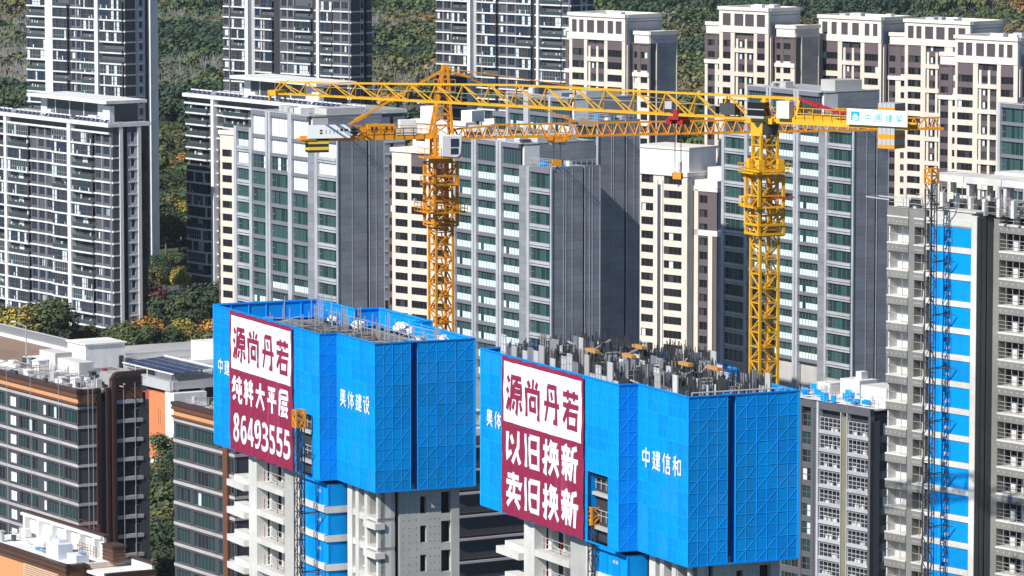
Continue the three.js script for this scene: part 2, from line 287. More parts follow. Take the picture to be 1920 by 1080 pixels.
whiteTower({ label: 'white banded apartment tower standing behind the beige sliver and the grey film-covered tower', X: -35.63, F: 1146, az: -36, depth: 11, top: 61, slab: 56.16, step: 3.02, n: 14, roof: [23, 61],
  A: [[73.2, 83.3, 'b'], [70.8, 73.2, 'w'], [69.36, 70.65, 'p'], [65.5, 69.3, 'w'], [54.4, 65.4, 'b'], [50.5, 54.3, 'w'], [46.5, 50.4, 'w'], [37, 46.4, 'b'], [35.6, 37, 'p'], [24, 35.5, 'b'], [20, 24, 'w'], [16, 20, 'w'], [8, 16, 'b'], [0.4, 8, 'b']], B: [[0, 3, 'g'], [3, 11, 's']] });
whiteTower({ label: 'tall white banded tower second from left at the top', X: -45.93, F: 1320, az: -47, depth: 9, top: 92, slab: 77.27, step: 3.1, n: 19,
  A: [[49.6, 52.3, 'w'], [42.1, 48.6, 'b', 0.5], [40.8, 42.1, 'p'], [39.2, 40.8, 'L', -0.1], [36.5, 39.2, 'w'], [31.6, 36.5, 'b', 0.5], [29.3, 31.6, 'd'], [25.4, 28.2, 'w'], [22.8, 25.4, 'w'], [15.7, 22.7, 'b', 0.5], [14.4, 15.7, 'd'], [12.6, 14.3, 'w'], [11.5, 12.6, 'p'], [7.1, 11.5, 'b', 0.5], [3.6, 7, 'w'], [0.3, 3.6, 'w']],
  B: [[0, 3.8, 'g', 0.1], [3.8, 5.2, 's', 0.1], [5.2, 6.6, 'd'], [6.6, 8.6, 'g']] });
whiteTower({ label: 'tall white banded tower at the top, third from left, next to a beige block', X: 16.8, F: 1330, az: -46, depth: 10, top: 92, slab: 78.55, step: 3.13, n: 20,
  A: [[51.2, 54.3, 'w'], [47.8, 51.2, 'w'], [40.3, 47.7, 'b', 0.5], [39.1, 40.3, 'p'], [37.7, 39.1, 'L', -0.1], [35.3, 37.7, 'w'], [29.4, 35.2, 'b', 0.5], [28.5, 29.4, 'd'], [25.2, 28.4, 'w'], [21.5, 25.2, 'w'], [15.3, 21.4, 'b', 0.5], [13.9, 15.2, 'd'], [12.4, 13.9, 'w'], [11.5, 12.4, 'p'], [3.3, 11.5, 'b', 0.5], [0.3, 3.2, 'w']],
  B: [[0, 4, 'g', 0.1], [4, 7, 's', 0.1], [7, 9.6, 'g']] });
whiteTower({ label: 'tall white banded tower at top left with a narrow bare pale end wall', X: -111.04, F: 1330, az: -46, depth: 9, top: 92, slab: 77.39, step: 3.13, n: 24,
  A: [[34.2, 42.7, 'b', 0.5], [30.9, 34.2, 'p', 0.8], [24.7, 30.9, 'b', 0.5], [23.4, 24.7, 'd'], [21, 23.4, 'w'], [18.6, 21, 'w'], [11.8, 18.6, 'b', 0.5], [10.2, 11.7, 'p'], [0.5, 10.1, 'b', 0.5]],
  B: [[0, 4, 'g', 0.1], [4, 5, 'L', 0.2], [5, 7, 's', 0.1], [7, 7.6, 'L', 0.2], [7.6, 9, 'd']] });
{ // the pale end wall of that tower
  const t = scene.children[scene.children.length - 1], g = new G(); for (let y = 0; y < 92; y += 3.13) g.box(-1.5, y, -12, 0.9, y + 3.11, -9.05); part(t, 'end_wall', g, white);
}

// ---- beige apartment blocks with brown spandrels and heavy parapets
function beigeBlock(o) {
  const t = building('beige_apartment_block', o.label, 'apartment block', o.X, o.F, o.az), acc = new Acc(), lev = levels(o.win - 1.75, 3.06, o.n), bot = 0;
  const [m0, m1] = o.main, top = o.top, dep = o.depth;
  const brownTop = (i) => (i < 3 ? brownM : beigeM), brownAll = () => brownM;
  part(t, 'core', new G().box(-m1 + 0.5, 0, -dep + 0.6, -m0 - 0.5, top - 2, -0.55).box(-o.wings[0].x1 + 0.5, 0, -dep + 1, -m1 + 0.4, top - o.drop - 1.2, -1.3), interior);
  // main front
  const cols = o.cols.map(([x0, x1, k]) => ({ x0, x1, sp: k === 'w' ? brownTop : k === 'n' ? brownAll : undefined, set: setB, style: 'plain', wh: k === 's' ? 1.5 : 1.75 }));
  for (const [s0, s1] of [[m0, o.centre[0]], [o.centre[1], m1]]) stretch(t, acc, 'a', { x0: s0, x1: s1, d: 0, top: top - 6.6, bot, wall: beigeM, lev, wh: 1.75, cols: cols.filter((c) => c.x0 >= s0 && c.x1 <= s1) });
  // parapet storey with its tall dark panels
  acc.g(beigeTrim, 'parapet').a(m0, m1, top - 6.6, top - 4.9, -0.5, 0.12); acc.g(beigeTrim, 'parapet').a(m0, m1, top - 1.75, top - 0.85, -0.5, 0.12); acc.g(beigeTrim, 'parapet').a(m0 - 0.3, m1 + 0.3, top - 0.85, top, -0.9, 0.45);
  let x = m0; for (const [p0, p1] of [...o.panels].sort((p, q) => p[0] - q[0])) { acc.g(beigeTrim, 'parapet').a(x, p0, top - 4.9, top - 1.75, -0.5, 0.1); part(t, 'louvre_panel', new G().a(p0, p1, top - 4.9, top - 1.75, -0.3, -0.12), brownDark); x = p1; }
  acc.g(beigeTrim, 'parapet').a(x, m1, top - 4.9, top - 1.75, -0.5, 0.1);
  const P = acc.g(beigeTrim, 'parapet'); P.b(0.4, dep, top - 0.85, top, -0.9, m0 ? -m0 + 0.4 : 0.4);
  for (const [y0, y1, dd] of [[top - 6.6, top - 0.85, -0.2], [top - 2.3, top - 1.9, 0.05], [top - 1.4, top - 1.05, 0.12]]) acc.g(paleGrey, 'side_wall').b(0.5, dep, y0, y1, -0.8 - m0, dd - m0);
  acc.g(beigeTrim, 'parapet').box(-m1 - 0.3, top - 0.85, -dep - 0.3, -m0 + 0.4, top, -dep + 0.7); acc.g(beigeTrim, 'parapet').box(-m1 - 0.3, top - 0.85, -dep + 0.7, -m1 + 0.7, top, -0.9);
  part(t, 'roof_deck', new G().box(-m1, top - 1.6, -dep, -m0, top - 0.7, -0.4), roofWhite);
  for (let k = 0; k < 4; k++) { const rx = rr(-m1 + 2, -m0 - 5), rz = rr(-dep + 2, -3); part(t, 'roof_hatch', new G().box(rx, top - 0.7, rz - 1.6, rx + rr(1.5, 3), top + rr(-0.1, 0.6), rz), k % 2 ? paleGrey : roofWhite); }
  // centre bay: two-storey recesses with slim columns between beige beams
  // side walls of the front
  acc.g(paleGrey, 'side_wall').b(0.5, dep, bot, top - 6.6, -0.5 - m0, -m0 - 0.02);
  // wings
  for (const w of o.wings) {
    const wt = top - o.drop, bm = (i) => (i < 3 ? (w.brown ? brownM : beigeM) : beigeM);
    stretch(t, acc, 'a', { x0: w.x0, x1: w.x1, d: w.d ?? -0.8, top: wt - 3, bot, wall: w.brown && !w.beige ? brownM : beigeM, wallName: 'wing_wall', lev: lev, wh: 1.6, cols: w.cols.map(([x0, x1, k]) => ({ x0, x1, set: setB, sp: k === 'n' ? brownAll : bm })) });
    if (w.brown && w.beige) { const B = acc.g(brownM, 'wing_cladding'); let px = w.x0; for (const [x0, x1] of [...w.cols].sort((p, q) => p[0] - q[0])) { B.a(px, x0, lev[2] - 0.4, wt - 3, (w.d ?? -0.8), (w.d ?? -0.8) + 0.06); px = x1; } B.a(px, w.x1, lev[2] - 0.4, wt - 3, (w.d ?? -0.8), (w.d ?? -0.8) + 0.06); }
    const dd = w.d ?? -0.8;
    acc.g(beigeTrim, 'band').a(w.x0 - 0.1, w.x1 + 0.1, lev[2] - 1.5, lev[2] - 0.5, dd - 0.3, dd + 0.25);
    acc.g(beigeTrim, 'parapet').a(w.x0 + 0.2, w.x1 - 0.2, wt - 3, wt - 0.9, dd - 1.2, dd - 0.25); acc.g(beigeTrim, 'parapet').a(w.x0, w.x1, wt - 0.9, wt, dd - 1.5, dd);
    acc.g(brownM, 'cornice').a(w.x0, w.x1, wt - 3.3, wt - 3, dd - 0.5, dd + 0.2);
    part(t, 'wing_roof', new G().box(-w.x1, wt - 1, -dep + 1.5, -w.x0, wt - 0.2, dd - 1.2), roofWhite);
    if (w.x0 < 0.01 + m0 - 1) { // wing on the near side shows its own end wall
      const e = -w.x0; acc.g(stone, 'end_wall').box(e - 0.4, bot, -dep + 1.5, e, wt - 3, dd - 2.6); acc.g(brownDark, 'end_recess').box(e - 0.4, bot, dd - 2.6, e - 0.15, wt - 3, dd - 0.5);
      acc.g(beigeTrim, 'end_trim').box(e - 0.3, bot, dd - 2.75, e + 0.15, wt - 3, dd - 2.45); acc.g(beigeTrim, 'end_trim').box(e - 0.3, bot, -dep + 1.4, e + 0.15, wt - 3, -dep + 1.7);
      acc.g(paleGrey, 'end_cornice').box(e - 0.6, wt - 3, -dep + 1.2, e + 0.1, wt - 2.2, dd - 0.4); acc.g(paleGrey, 'end_cornice').box(e - 0.6, wt - 2.2, -dep + 1.2, e - 0.1, wt - 0.9, dd - 0.6); acc.g(beigeTrim, 'parapet').box(e - 0.9, wt - 0.9, -dep + 1, e + 0.3, wt, dd - 0.2);
    }
  }
  if (o.slots) for (const [x0, x1] of o.slots) { acc.g(brownDark, 'slot').a(x0, x1, bot, top - 7, -1, -0.6); acc.g(beigeTrim, 'slot_trim').a((x0 + x1) / 2 - 0.12, (x0 + x1) / 2 + 0.12, bot, top - 7.5, -0.7, -0.2); }
  acc.finish(t);
  if (o.centre) {   // built after the wall so that its pieces stand in front of the recess
    const [c0, c1] = o.centre, w = c1 - c0, g = new G(), gb = new G();
    for (let k = 0; k < o.n; k++) {
      const y = lev[k];
      if (k % 2 === 1) g.a(c0, c1, y - 1.3, y - 0.25, -0.5, 0.1);
      gb.a(c0 + w * 0.05, c0 + w * 0.95, y - 1.3, y, -0.5, -0.42);
      for (const [q0, q1] of [[0.05, 0.3], [0.52, 0.8]]) win(t, 'window', 'win', (q1 - q0) * w, 1.6, setB, onA(c0 + w * (q0 + q1) / 2, y, -0.4), 0);
    }
    for (const q of [0, 0.38, 0.84]) g.a(c0 + w * q, c0 + w * q + (q ? 0.75 : 0.25), lev[o.n - 1] - 2, top - 8.2, -0.5, -0.18);
    part(t, 'centre_frame', g, beigeM); part(t, 'centre_spandrel', gb, brownM);
  }
  return t;
}
const backBeige = [
  { label: 'beige apartment block touching a tall white tower, left of the gap with the highway', X: 28.07, F: 1150, az: -43, main: [0, 20.1], top: 84.5, drop: 4, win: 78.6, n: 17, depth: 13,
    cols: [[14.75, 19, 'w'], [1.2, 6.33, 'w']], panels: [[17.3, 19], [14.8, 16.4], [11, 13.6], [7.4, 10], [4.2, 6.2], [1.2, 3.3]], centre: [7.47, 13.6],
    wings: [{ x0: 20.1, x1: 22.3, brown: true, cols: [[20.3, 21.2, 'n']] }, { x0: -6.6, x1: -0.9, d: -1.8, brown: true, beige: true, cols: [[-2.4, -1.2, 's'], [-6, -3.6, 'w']] }], slots: [[-0.9, 0]] },
  { label: 'beige apartment block with only four dark panels under its roof, top right row', X: 65.81, F: 1190, az: -44, main: [0, 17.4], top: 84.2, drop: 4.2, win: 78.6, n: 17, depth: 12,
    cols: [[13.37, 16.12, 'w'], [1.3, 4.06, 'w']], panels: [[13.3, 16.1], [8.8, 12], [5.1, 8.2], [1.2, 4.1]], centre: [5.18, 11.95],
    wings: [{ x0: 17.4, x1: 23.3, brown: true, beige: true, cols: [[19.7, 22.3, 'n'], [17.6, 18.6, 's']] }, { x0: -7.8, x1: -1, d: -1.4, brown: true, beige: true, cols: [[-2.9, -1.4, 's'], [-6.4, -3.9, 'w']] }], slots: [[-1, 0]] },
  { label: 'beige apartment block behind the white crane sign, second of the row at top right', X: 93.95, F: 1180, az: -44, main: [0, 21.4], top: 82.4, drop: 3.8, win: 75.95, n: 16, depth: 12,
    cols: [[14.89, 20.23, 'w'], [1.05, 5.75, 'w']], panels: [[18.4, 20.2], [15.2, 17], [11.4, 13.6], [7.6, 9.9], [4, 5.6], [1.3, 2.8]], centre: [7.03, 13.4],
    wings: [{ x0: 21.4, x1: 27.9, brown: true, beige: true, cols: [[24.3, 27.2, 'n'], [21.7, 23, 's']] }, { x0: -7.6, x1: -1.2, d: -1.4, brown: true, beige: true, cols: [[-3.6, -1.4, 'n'], [-7.3, -5.4, 'w']] }], slots: [[-1.2, 0]] },
  { label: 'beige apartment block third of the top right row, partly hidden by another', X: 114.62, F: 1160, az: -44, main: [0, 21.7], top: 82.3, drop: 4, win: 76.1, n: 16, depth: 13,
    cols: [[16.3, 20.6, 'w'], [1.05, 5.75, 'w']], panels: [[18.7, 20.6], [16.1, 17.8], [12.2, 14.9], [8.4, 11.2], [4.9, 7.2], [1.6, 3.9]], centre: [8.5, 14.7], wings: [{ x0: 21.7, x1: 23, brown: true, cols: [[21.9, 22.8, 'n']] }, { x0: -6, x1: -1, d: -1.4, cols: [] }] },
  { label: 'beige apartment block nearest in the row at the right edge, its dark panels lowest', X: 121.08, F: 1110, az: -44, main: [0, 19.6], top: 80.9, drop: 4.4, win: 74.4, n: 16, depth: 13,
    cols: [[13.96, 18.84, 'w'], [1.29, 5.27, 'w']], panels: [[16.9, 18.8], [14.2, 16.2], [10.5, 13], [7, 9.6], [4.3, 5.9], [1.6, 3.3]], centre: [6.43, 12.44],
    wings: [{ x0: 19.6, x1: 25.5, beige: true, brown: true, cols: [[22.4, 25, 'n'], [20.1, 21.1, 's']] }, { x0: -7, x1: -1, d: -1.4, brown: true, beige: true, cols: [[-5, -2.4, 'w']] }], slots: [[-1, 0]] }];
backBeige.forEach(beigeBlock);
function smallBeige(o) {   // plainer beige blocks glimpsed between the grey towers
  const t = building('beige_apartment_block', o.label, 'apartment block', o.X, o.F, o.az), acc = new Acc(), bot = 0;
  part(t, 'core', new G().box(-o.x1 + 0.5, 0, -o.depth + 0.5, -0.5, o.top - 0.8, -0.55), interior);
  stretch(t, acc, 'a', { x0: 0, x1: o.x1, top: o.top - 0.9, bot, wall: beigeM, lev: o.lev, wh: 1.7, cols: o.cols.map(([x0, x1, k]) => ({ x0, x1, set: setB, sp: k === 'n' ? () => brownM : k === 'w' ? (i) => (i < 1 ? brownM : beigeM) : undefined })) });
  acc.g(beigeTrim, 'parapet').a(-0.3, o.x1 + 0.3, o.top - 0.9, o.top, -0.8, 0.35); acc.g(beigeTrim, 'parapet').box(-o.x1, o.top - 0.9, -o.depth, 0.3, o.top - 0.02, -0.8);
  for (const [s0, s1] of o.slots || []) { acc.g(brownDark, 'slot').a(s0, s1, bot, o.top - 3, -0.1, 0.03); acc.g(beigeTrim, 'pilaster').a(s0 - 0.5, s0, bot, o.top - 2, -0.1, 0.25); acc.g(beigeTrim, 'pilaster').a(s1, s1 + 0.5, bot, o.top - 2, -0.1, 0.25); }
  acc.g(paleGrey, 'side_wall').b(0.5, o.depth, bot, o.top - 0.9, -0.5, -0.02); acc.g(paleGrey, 'side_cornice').b(0.8, o.depth, o.top - 1.6, o.top - 1.1, -0.4, 0.12); acc.g(paleGrey, 'side_cornice').b(0.8, o.depth, o.top - 2.6, o.top - 2.3, -0.4, 0.08);
  if (o.extra) o.extra(t, acc, bot);
  acc.finish(t); return t;
}
smallBeige({ label: 'slim beige block with one column of windows, left of the white-filmed grey tower', X: -65.46, F: 1095, az: -44, x1: 5.6, top: 59.6, depth: 9, lev: levels(53.4, 3.06, 14), cols: [[1.3, 4.8]], extra: (t, acc, bot) => { stretch(t, acc, 'a', { x0: 5.6, x1: 7, d: -0.6, top: 56.5, bot, wall: brownM, wallName: 'wing_wall', lev: levels(53.4, 3.06, 14), wh: 1.7, cols: [[5.8, 6.7]].map(([x0, x1]) => ({ x0, x1 })) }); } });
smallBeige({ label: 'beige block with two columns of windows behind the left crane mast', X: -13.18, F: 1040, az: -46, x1: 19.7, top: 59, depth: 9, lev: levels(53.3, 3.06, 16), cols: [[14.66, 18.63], [8.49, 13.46, 'w'], [1.5, 6.5, 'w']],
  extra: (t, acc, bot) => {
    stretch(t, acc, 'a', { x0: 19.7, x1: 21.8, d: -0.8, top: 56, bot, wall: brownM, wallName: 'wing_wall', lev: levels(53.3, 3.06, 16), wh: 1.7, cols: [{ x0: 20, x1: 21.3 }] });
    const up = levels(60.2, 3, 1);   // set-back upper storeys and roof boxes
    stretch(t, acc, 'a', { x0: 2, x1: 19, d: -6, top: 64.4, bot: 58.5, wall: beigeTrim, wallName: 'upper_wall', lev: up, wh: 1.8, cols: [{ x0: 4, x1: 6.5 }, { x0: 9, x1: 13.5 }, { x0: 15, x1: 18 }] });
    acc.g(beigeTrim, 'parapet').a(1.6, 19.4, 64.4, 65.2, -9, -5.6); acc.g(white, 'roof_box').a(13, 17, 65.2, 68.2, -10, -6.5); acc.g(white, 'roof_box').a(3, 6.4, 65.2, 67.6, -13, -9); acc.g(paleGrey, 'side_cornice').a(-4, 3, 63.2, 64.6, -9, -6.4); acc.g(white, 'roof_box').a(-6, -0.5, 61, 66, -14, -9.5);
  } });
smallBeige({ label: 'beige block with a blank white roof storey between the two grey towers in the middle', X: 37.91, F: 1000, az: -46, x1: 15.5, top: 57.6, depth: 10.5, lev: levels(54.8, 3.06, 15), cols: [[9.93, 13.44, 'w'], [1.59, 6.8]], slots: [[7.5, 8.5]],
  extra: (t, acc, bot) => {
    acc.g(white, 'roof_storey').box(-15.5, 57.6, -10, -0.6, 62.6, -1.2); acc.g(beigeTrim, 'roof_cornice').box(-15.7, 62.3, -10.3, -0.3, 62.9, -0.9); part(t, 'roof_vent', new G().a(2.6, 3.6, 58, 59.8, -1.2, -0.7), paleGrey);
    stretch(t, acc, 'a', { x0: -6.6, x1: -0.2, d: -2.2, top: 53.6, bot, wall: brownM, wallName: 'wing_wall', lev: levels(51, 3.06, 14), wh: 1.7, cols: [{ x0: -3.9, x1: -1.6 }] });
    acc.g(beigeM, 'wing_pier').a(-1.4, -0.2, bot, 54, -2.6, -2); acc.g(beigeM, 'wing_pier').a(-5.6, -4.4, bot, 44.5, -2.6, -1.9);
    acc.g(beigeTrim, 'wing_parapet').box(0, 53.6, -9.5, 6.9, 56, -2); acc.g(paleGrey, 'side_cornice').box(6.6, 54.2, -9.6, 7.05, 54.6, -1.9); acc.g(stone, 'end_wall').box(6.2, bot, -9.3, 6.6, 53.6, -2.4); acc.g(beigeTrim, 'end_trim').box(6.3, bot, -9.6, 6.8, 53.6, -9.2); acc.g(beigeTrim, 'band').box(0.2, 44, -9.6, 6.9, 45.2, -2);
    acc.g(white, 'roof_box').box(1, 56, -9, 5, 58.6, -5.5);
    part(t, 'wing_core', new G().box(-0.4, 0, -9.2, 6.25, 53.5, -2.75), interior);
  } });

// ---- grey towers under completion: metal pilasters, green glazing, stone-clad end wall
function greyTower(o) {
  const t = building('grey_tower', o.label, 'tower block', o.X, o.F, o.az ?? -32), acc = new Acc(), bot = o.band - o.step * o.n, D = o.depth, [lo, hi] = [o.low, o.tall];
  const L = o.bays[o.bays.length - 1].x1 + 0.8, tallBays = o.bays.filter((b) => b.tall), t0 = Math.min(...tallBays.map((b) => b.x0)) - 0.6, t1 = Math.max(...tallBays.map((b) => b.x1)) + 0.7;
  part(t, 'core', new G().box(-L + 0.4, 0, -D + 0.4, -0.5, lo - 0.4, -0.7).box(-t1 + 0.2, lo - 0.4, -D - 5, -t0 + 0.2, hi - 0.3, -0.7), concrete);
  for (const [p0, p1, top] of o.pil) acc.g(alu, 'pilaster').a(p0, p1, 0, top === 1 ? hi : lo, -0.6, 0.28);
  if (o.pier) acc.g(stone, 'stone_pier').a(o.pier[0], o.pier[1], 0, lo + (o.pierUp ?? 0), -0.6, 0.1);
  for (const b of o.bays) {
    const w = b.x1 - b.x0, top = b.tall ? hi : lo, first = b.tall ? o.band : (o.bandLow ?? o.band);
    acc.g(aluDark, 'band').a(b.x0 - 0.05, b.x1 + 0.05, top - 0.85, top, -0.6, 0.2);
    for (let i = -1; i < o.n; i++) {
      const y = first - o.step * i, up = i < 0 ? 0 : i === 0 ? top - 0.85 - y - 0.3 : o.step - 0.62;
      if (i >= 0) {
        if (b.tall) { acc.g(aluDark, 'band').a(b.x0 - 0.05, b.x1 + 0.05, y - 0.3, y + 0.3, -0.6, 0.12); }
        else { acc.g(alu, 'band').a(b.x0 - 0.05, b.x1 + 0.05, y - 0.1, y + 0.4, -0.6, 0.16); acc.g(aluDark, 'band_dark_line').a(b.x0 - 0.05, b.x1 + 0.05, y - 0.25, y - 0.1, -0.6, -0.05); acc.g(alu, 'band').a(b.x0 - 0.05, b.x1 + 0.05, y - 0.55, y - 0.25, -0.6, 0.1); }  // dark metal line set back between the two pale bands
        if (up > 0.6) { const s = b.style(i); win(t, 'window', s[0], w, up - (b.tall ? 0 : 0.2), s[1], onA((b.x0 + b.x1) / 2, y + (b.tall ? 0.3 : 0.4), -0.15), 0, Math.floor(rnd() * 8)); }
      }
    }
  }
  let b0 = 0.25;
  for (const [s0, s1] of o.slots) { acc.g(stone, 'stone_wall').b(b0, s0, 0, lo + 0.3, -0.6, 0); acc.g(interior, 'slot').b(s0, s1, 0, lo, -0.6, -0.45); b0 = s1; }
  acc.g(stone, 'stone_wall').b(b0, D, 0, lo + 0.3, -0.6, 0); acc.g(alu, 'edge_trim').b(0, 0.25, 0, lo, -0.3, 0.12); acc.g(alu, 'edge_trim').b(o.slots[0][1], o.slots[0][1] + 0.14, 0, lo, -0.3, 0.05); acc.g(alu, 'edge_trim').b(D - 0.15, D, 0, lo, -0.3, 0.06);
  for (const q of (o.lines || []).concat([3.1, 8.0])) if (q < D - 0.3 && !o.slots.some(([p, r]) => q > p - 0.2 && q < r + 0.2)) acc.g(alu, 'lightning_strip').b(q, q + 0.06, 0, lo, -0.1, 0.05);
  acc.g(stone, 'stone_wall').box(-t0 + 0.05, lo, -D - 5, -t0 + 0.35, hi, -3.6); acc.g(offwhite, 'plaster_wall').box(-t0 - 0.2, lo - 0.5, -3.6, -t0 + 0.3, hi - 0.4, -0.5);
  acc.g(alu, 'parapet_cap').box(-t1, hi - 0.05, -0.65, -t0 + 0.3, hi + 0.12, 0.24); acc.g(alu, 'parapet_cap').box(-t0 + 0.0, hi - 0.05, -D - 5, -t0 + 0.4, hi + 0.12, -0.65);
  acc.finish(t);
  // roof: screed, stair head, rails, stacked materials
  part(t, 'roof_deck', new G().box(-t0 + 0.4, lo - 0.4, -D + 0.3, -0.3, lo - 0.1, -0.6).box(-t1 + 0.1, hi - 0.5, -D - 5, -t0, hi - 0.15, -0.66), roofGrey);
  part(t, 'stair_head', new G().box(-t0 - 7, hi - 0.2, -D - 3, -t0 - 2.5, hi + (o.head ?? 1), -5), concrete);
  const s = new G(); for (let k = 0; k < 14; k++) { const x = -t0 + 0.8 + (t0 - 1.4) * k / 13; s.bar([x, lo, -0.9], [x, lo + 1.5, -0.9], 0.07); } for (const y of [0.6, 1.2, 1.5]) s.bar([-t0 + 0.6, lo + y, -0.9], [2.4, lo + y + 0.15, -0.9], 0.07); for (let k = 0; k < 8; k++) s.bar([-0.6, lo, -1 - k * D / 9], [-0.6, lo + 1.3, -1 - k * D / 9], 0.06); s.bar([-0.6, lo + 1.25, -1], [-0.6, lo + 1.25, -D + 0.5], 0.07);
  part(t, 'scaffold_rail', s, tube);
  for (let k = 0; k < 7; k++) { const x = rr(-t0 + 1.4, -2.6), z = rr(-D + 1.4, -2), w = rr(0.6, 1.8); part(t, 'material_stack', new G().box(x, lo - 0.1, z - w * 0.6, x + w, lo + rr(0.3, 1.0), z), pick([frosted, tube, white, blue2, glassTeal])); }
  for (let k = 0; k < 4; k++) { const x = rr(-t1 + 2, -t0 - 3); part(t, 'roof_unit', new G().box(x, hi - 0.15, -4, x + rr(1, 3), hi + rr(0.4, 1.2), -2.2), pick([white, paleGrey, steel])); }
  return t;
}
const green = ['green', setG], tealTall = ['tall', setT], filmy = ['film', setG], whitePane = ['white', setF];
const mixed = (k) => (i) => (i === 0 ? tealTall : i < 1 + k ? filmy : filmy);
greyTower({ label: 'grey tower whose upper windows are covered with bright white film, behind the crane counterweight', X: -31.03, F: 820, low: 78.5, tall: 81.9, band: 77.2, bandLow: 74.5, step: 3.08, n: 14, depth: 9.8, slots: [[6.15, 6.55]],
  pil: [[36.7, 37.7], [31, 31.9], [23.95, 24.7, 1], [24.95, 25.7, 1], [16, 17.4, 1], [30.85, 31, 1], [6.65, 7.7]], pier: [7.71, 10.42],
  bays: [{ x0: 0.34, x1: 6.65, style: (i) => (i < 1 ? whitePane : i < 2 ? whitePane : green) }, { x0: 10.45, x1: 15.9, tall: true, style: (i) => (i < 4 ? whitePane : i > 8 ? filmy : green) }, { x0: 17.5, x1: 23.9, tall: true, style: (i) => (i < 2 ? whitePane : i === 2 ? ['glazed', [aluDark, glassTeal, film, glassGreenDk]] : i > 8 ? filmy : green) }, { x0: 25.75, x1: 30.9, tall: true, style: (i) => (i < 2 ? whitePane : i === 2 ? ['glazed', [aluDark, glassTeal, film, glassGreenDk]] : i > 9 ? filmy : green) }, { x0: 31.94, x1: 36.65, style: (i) => (i === 1 ? whitePane : i === 0 ? filmy : green) }] });
greyTower({ label: 'grey tower with pale guarded green windows right of the left crane mast', X: 6.77, F: 805, low: 74.3, tall: 78.1, band: 73.94, bandLow: 70.3, step: 3.2, n: 13, depth: 10.3, slots: [[6.65, 7]], lines: [2.6, 4.4, 8.6],
  pil: [[24.5, 25.2, 1], [25.4, 26.1, 1], [16, 16.8, 1], [17.05, 17.8, 1], [31.8, 32.7, 1], [6.75, 7.6]], pier: [7.66, 10.3],
  bays: [{ x0: 0.34, x1: 6.7, style: () => green }, { x0: 10.35, x1: 15.9, tall: true, style: mixed(9) }, { x0: 17.87, x1: 24.45, tall: true, style: mixed(9) }, { x0: 26.2, x1: 31.75, tall: true, style: mixed(9) }] });
greyTower({ label: 'grey tower just behind another grey tower, its stone end beside a white roof storey', X: 15.48, F: 840, low: 79.9, tall: 83.8, band: 80.3, bandLow: 76.2, step: 3.2, n: 12, depth: 9.3, slots: [[5.93, 6.28]], lines: [3.5],
  pil: [[15.5, 16.2, 1], [23.1, 24.8, 1], [30.2, 31, 1], [6.78, 7.6]], pier: [7.6, 9.45],
  bays: [{ x0: 0.7, x1: 6.75, style: () => green }, { x0: 9.5, x1: 15.45, tall: true, style: mixed(4) }, { x0: 16.3, x1: 23, tall: true, style: mixed(4) }, { x0: 24.9, x1: 30.1, tall: true, style: mixed(4) }, { x0: 31.1, x1: 35.8, style: () => green }] });
greyTower({ label: 'grey tower with green windows behind the right crane mast, under the white crane sign', X: 62.66, F: 850, low: 78, tall: 84.2, band: 77.5, bandLow: 74.6, step: 3.13, n: 15, depth: 8.2, head: 1.9, slots: [[5.04, 5.4]],
  pil: [[41.3, 42.2], [33.8, 34.6], [33.6, 33.8, 1], [25.9, 26.5, 1], [26.8, 27.5, 1], [16.95, 17.7, 1], [17.9, 18.6, 1], [7.8, 8.4]], pier: [8.43, 10.75],
  bays: [{ x0: 0.6, x1: 7.75, style: () => green }, { x0: 10.8, x1: 16.9, tall: true, style: mixed(9) }, { x0: 18.65, x1: 25.85, tall: true, style: mixed(9) }, { x0: 27.6, x1: 33.6, tall: true, style: mixed(9) }, { x0: 34.65, x1: 41.3, style: () => green }] });
greyTower({ label: 'grey tower with green windows cut by the right edge above the concrete frame', X: 104.5, F: 900, low: 77.5, tall: 78.6, band: 74.6, bandLow: 74.6, step: 3.2, n: 8, depth: 9, slots: [[5, 5.4]], pil: [[6.8, 7.6], [15.2, 16, 1]], pier: [7.6, 8],
  bays: [{ x0: 0.4, x1: 6.7, style: () => green }, { x0: 8.1, x1: 15.1, tall: true, style: () => green }] });

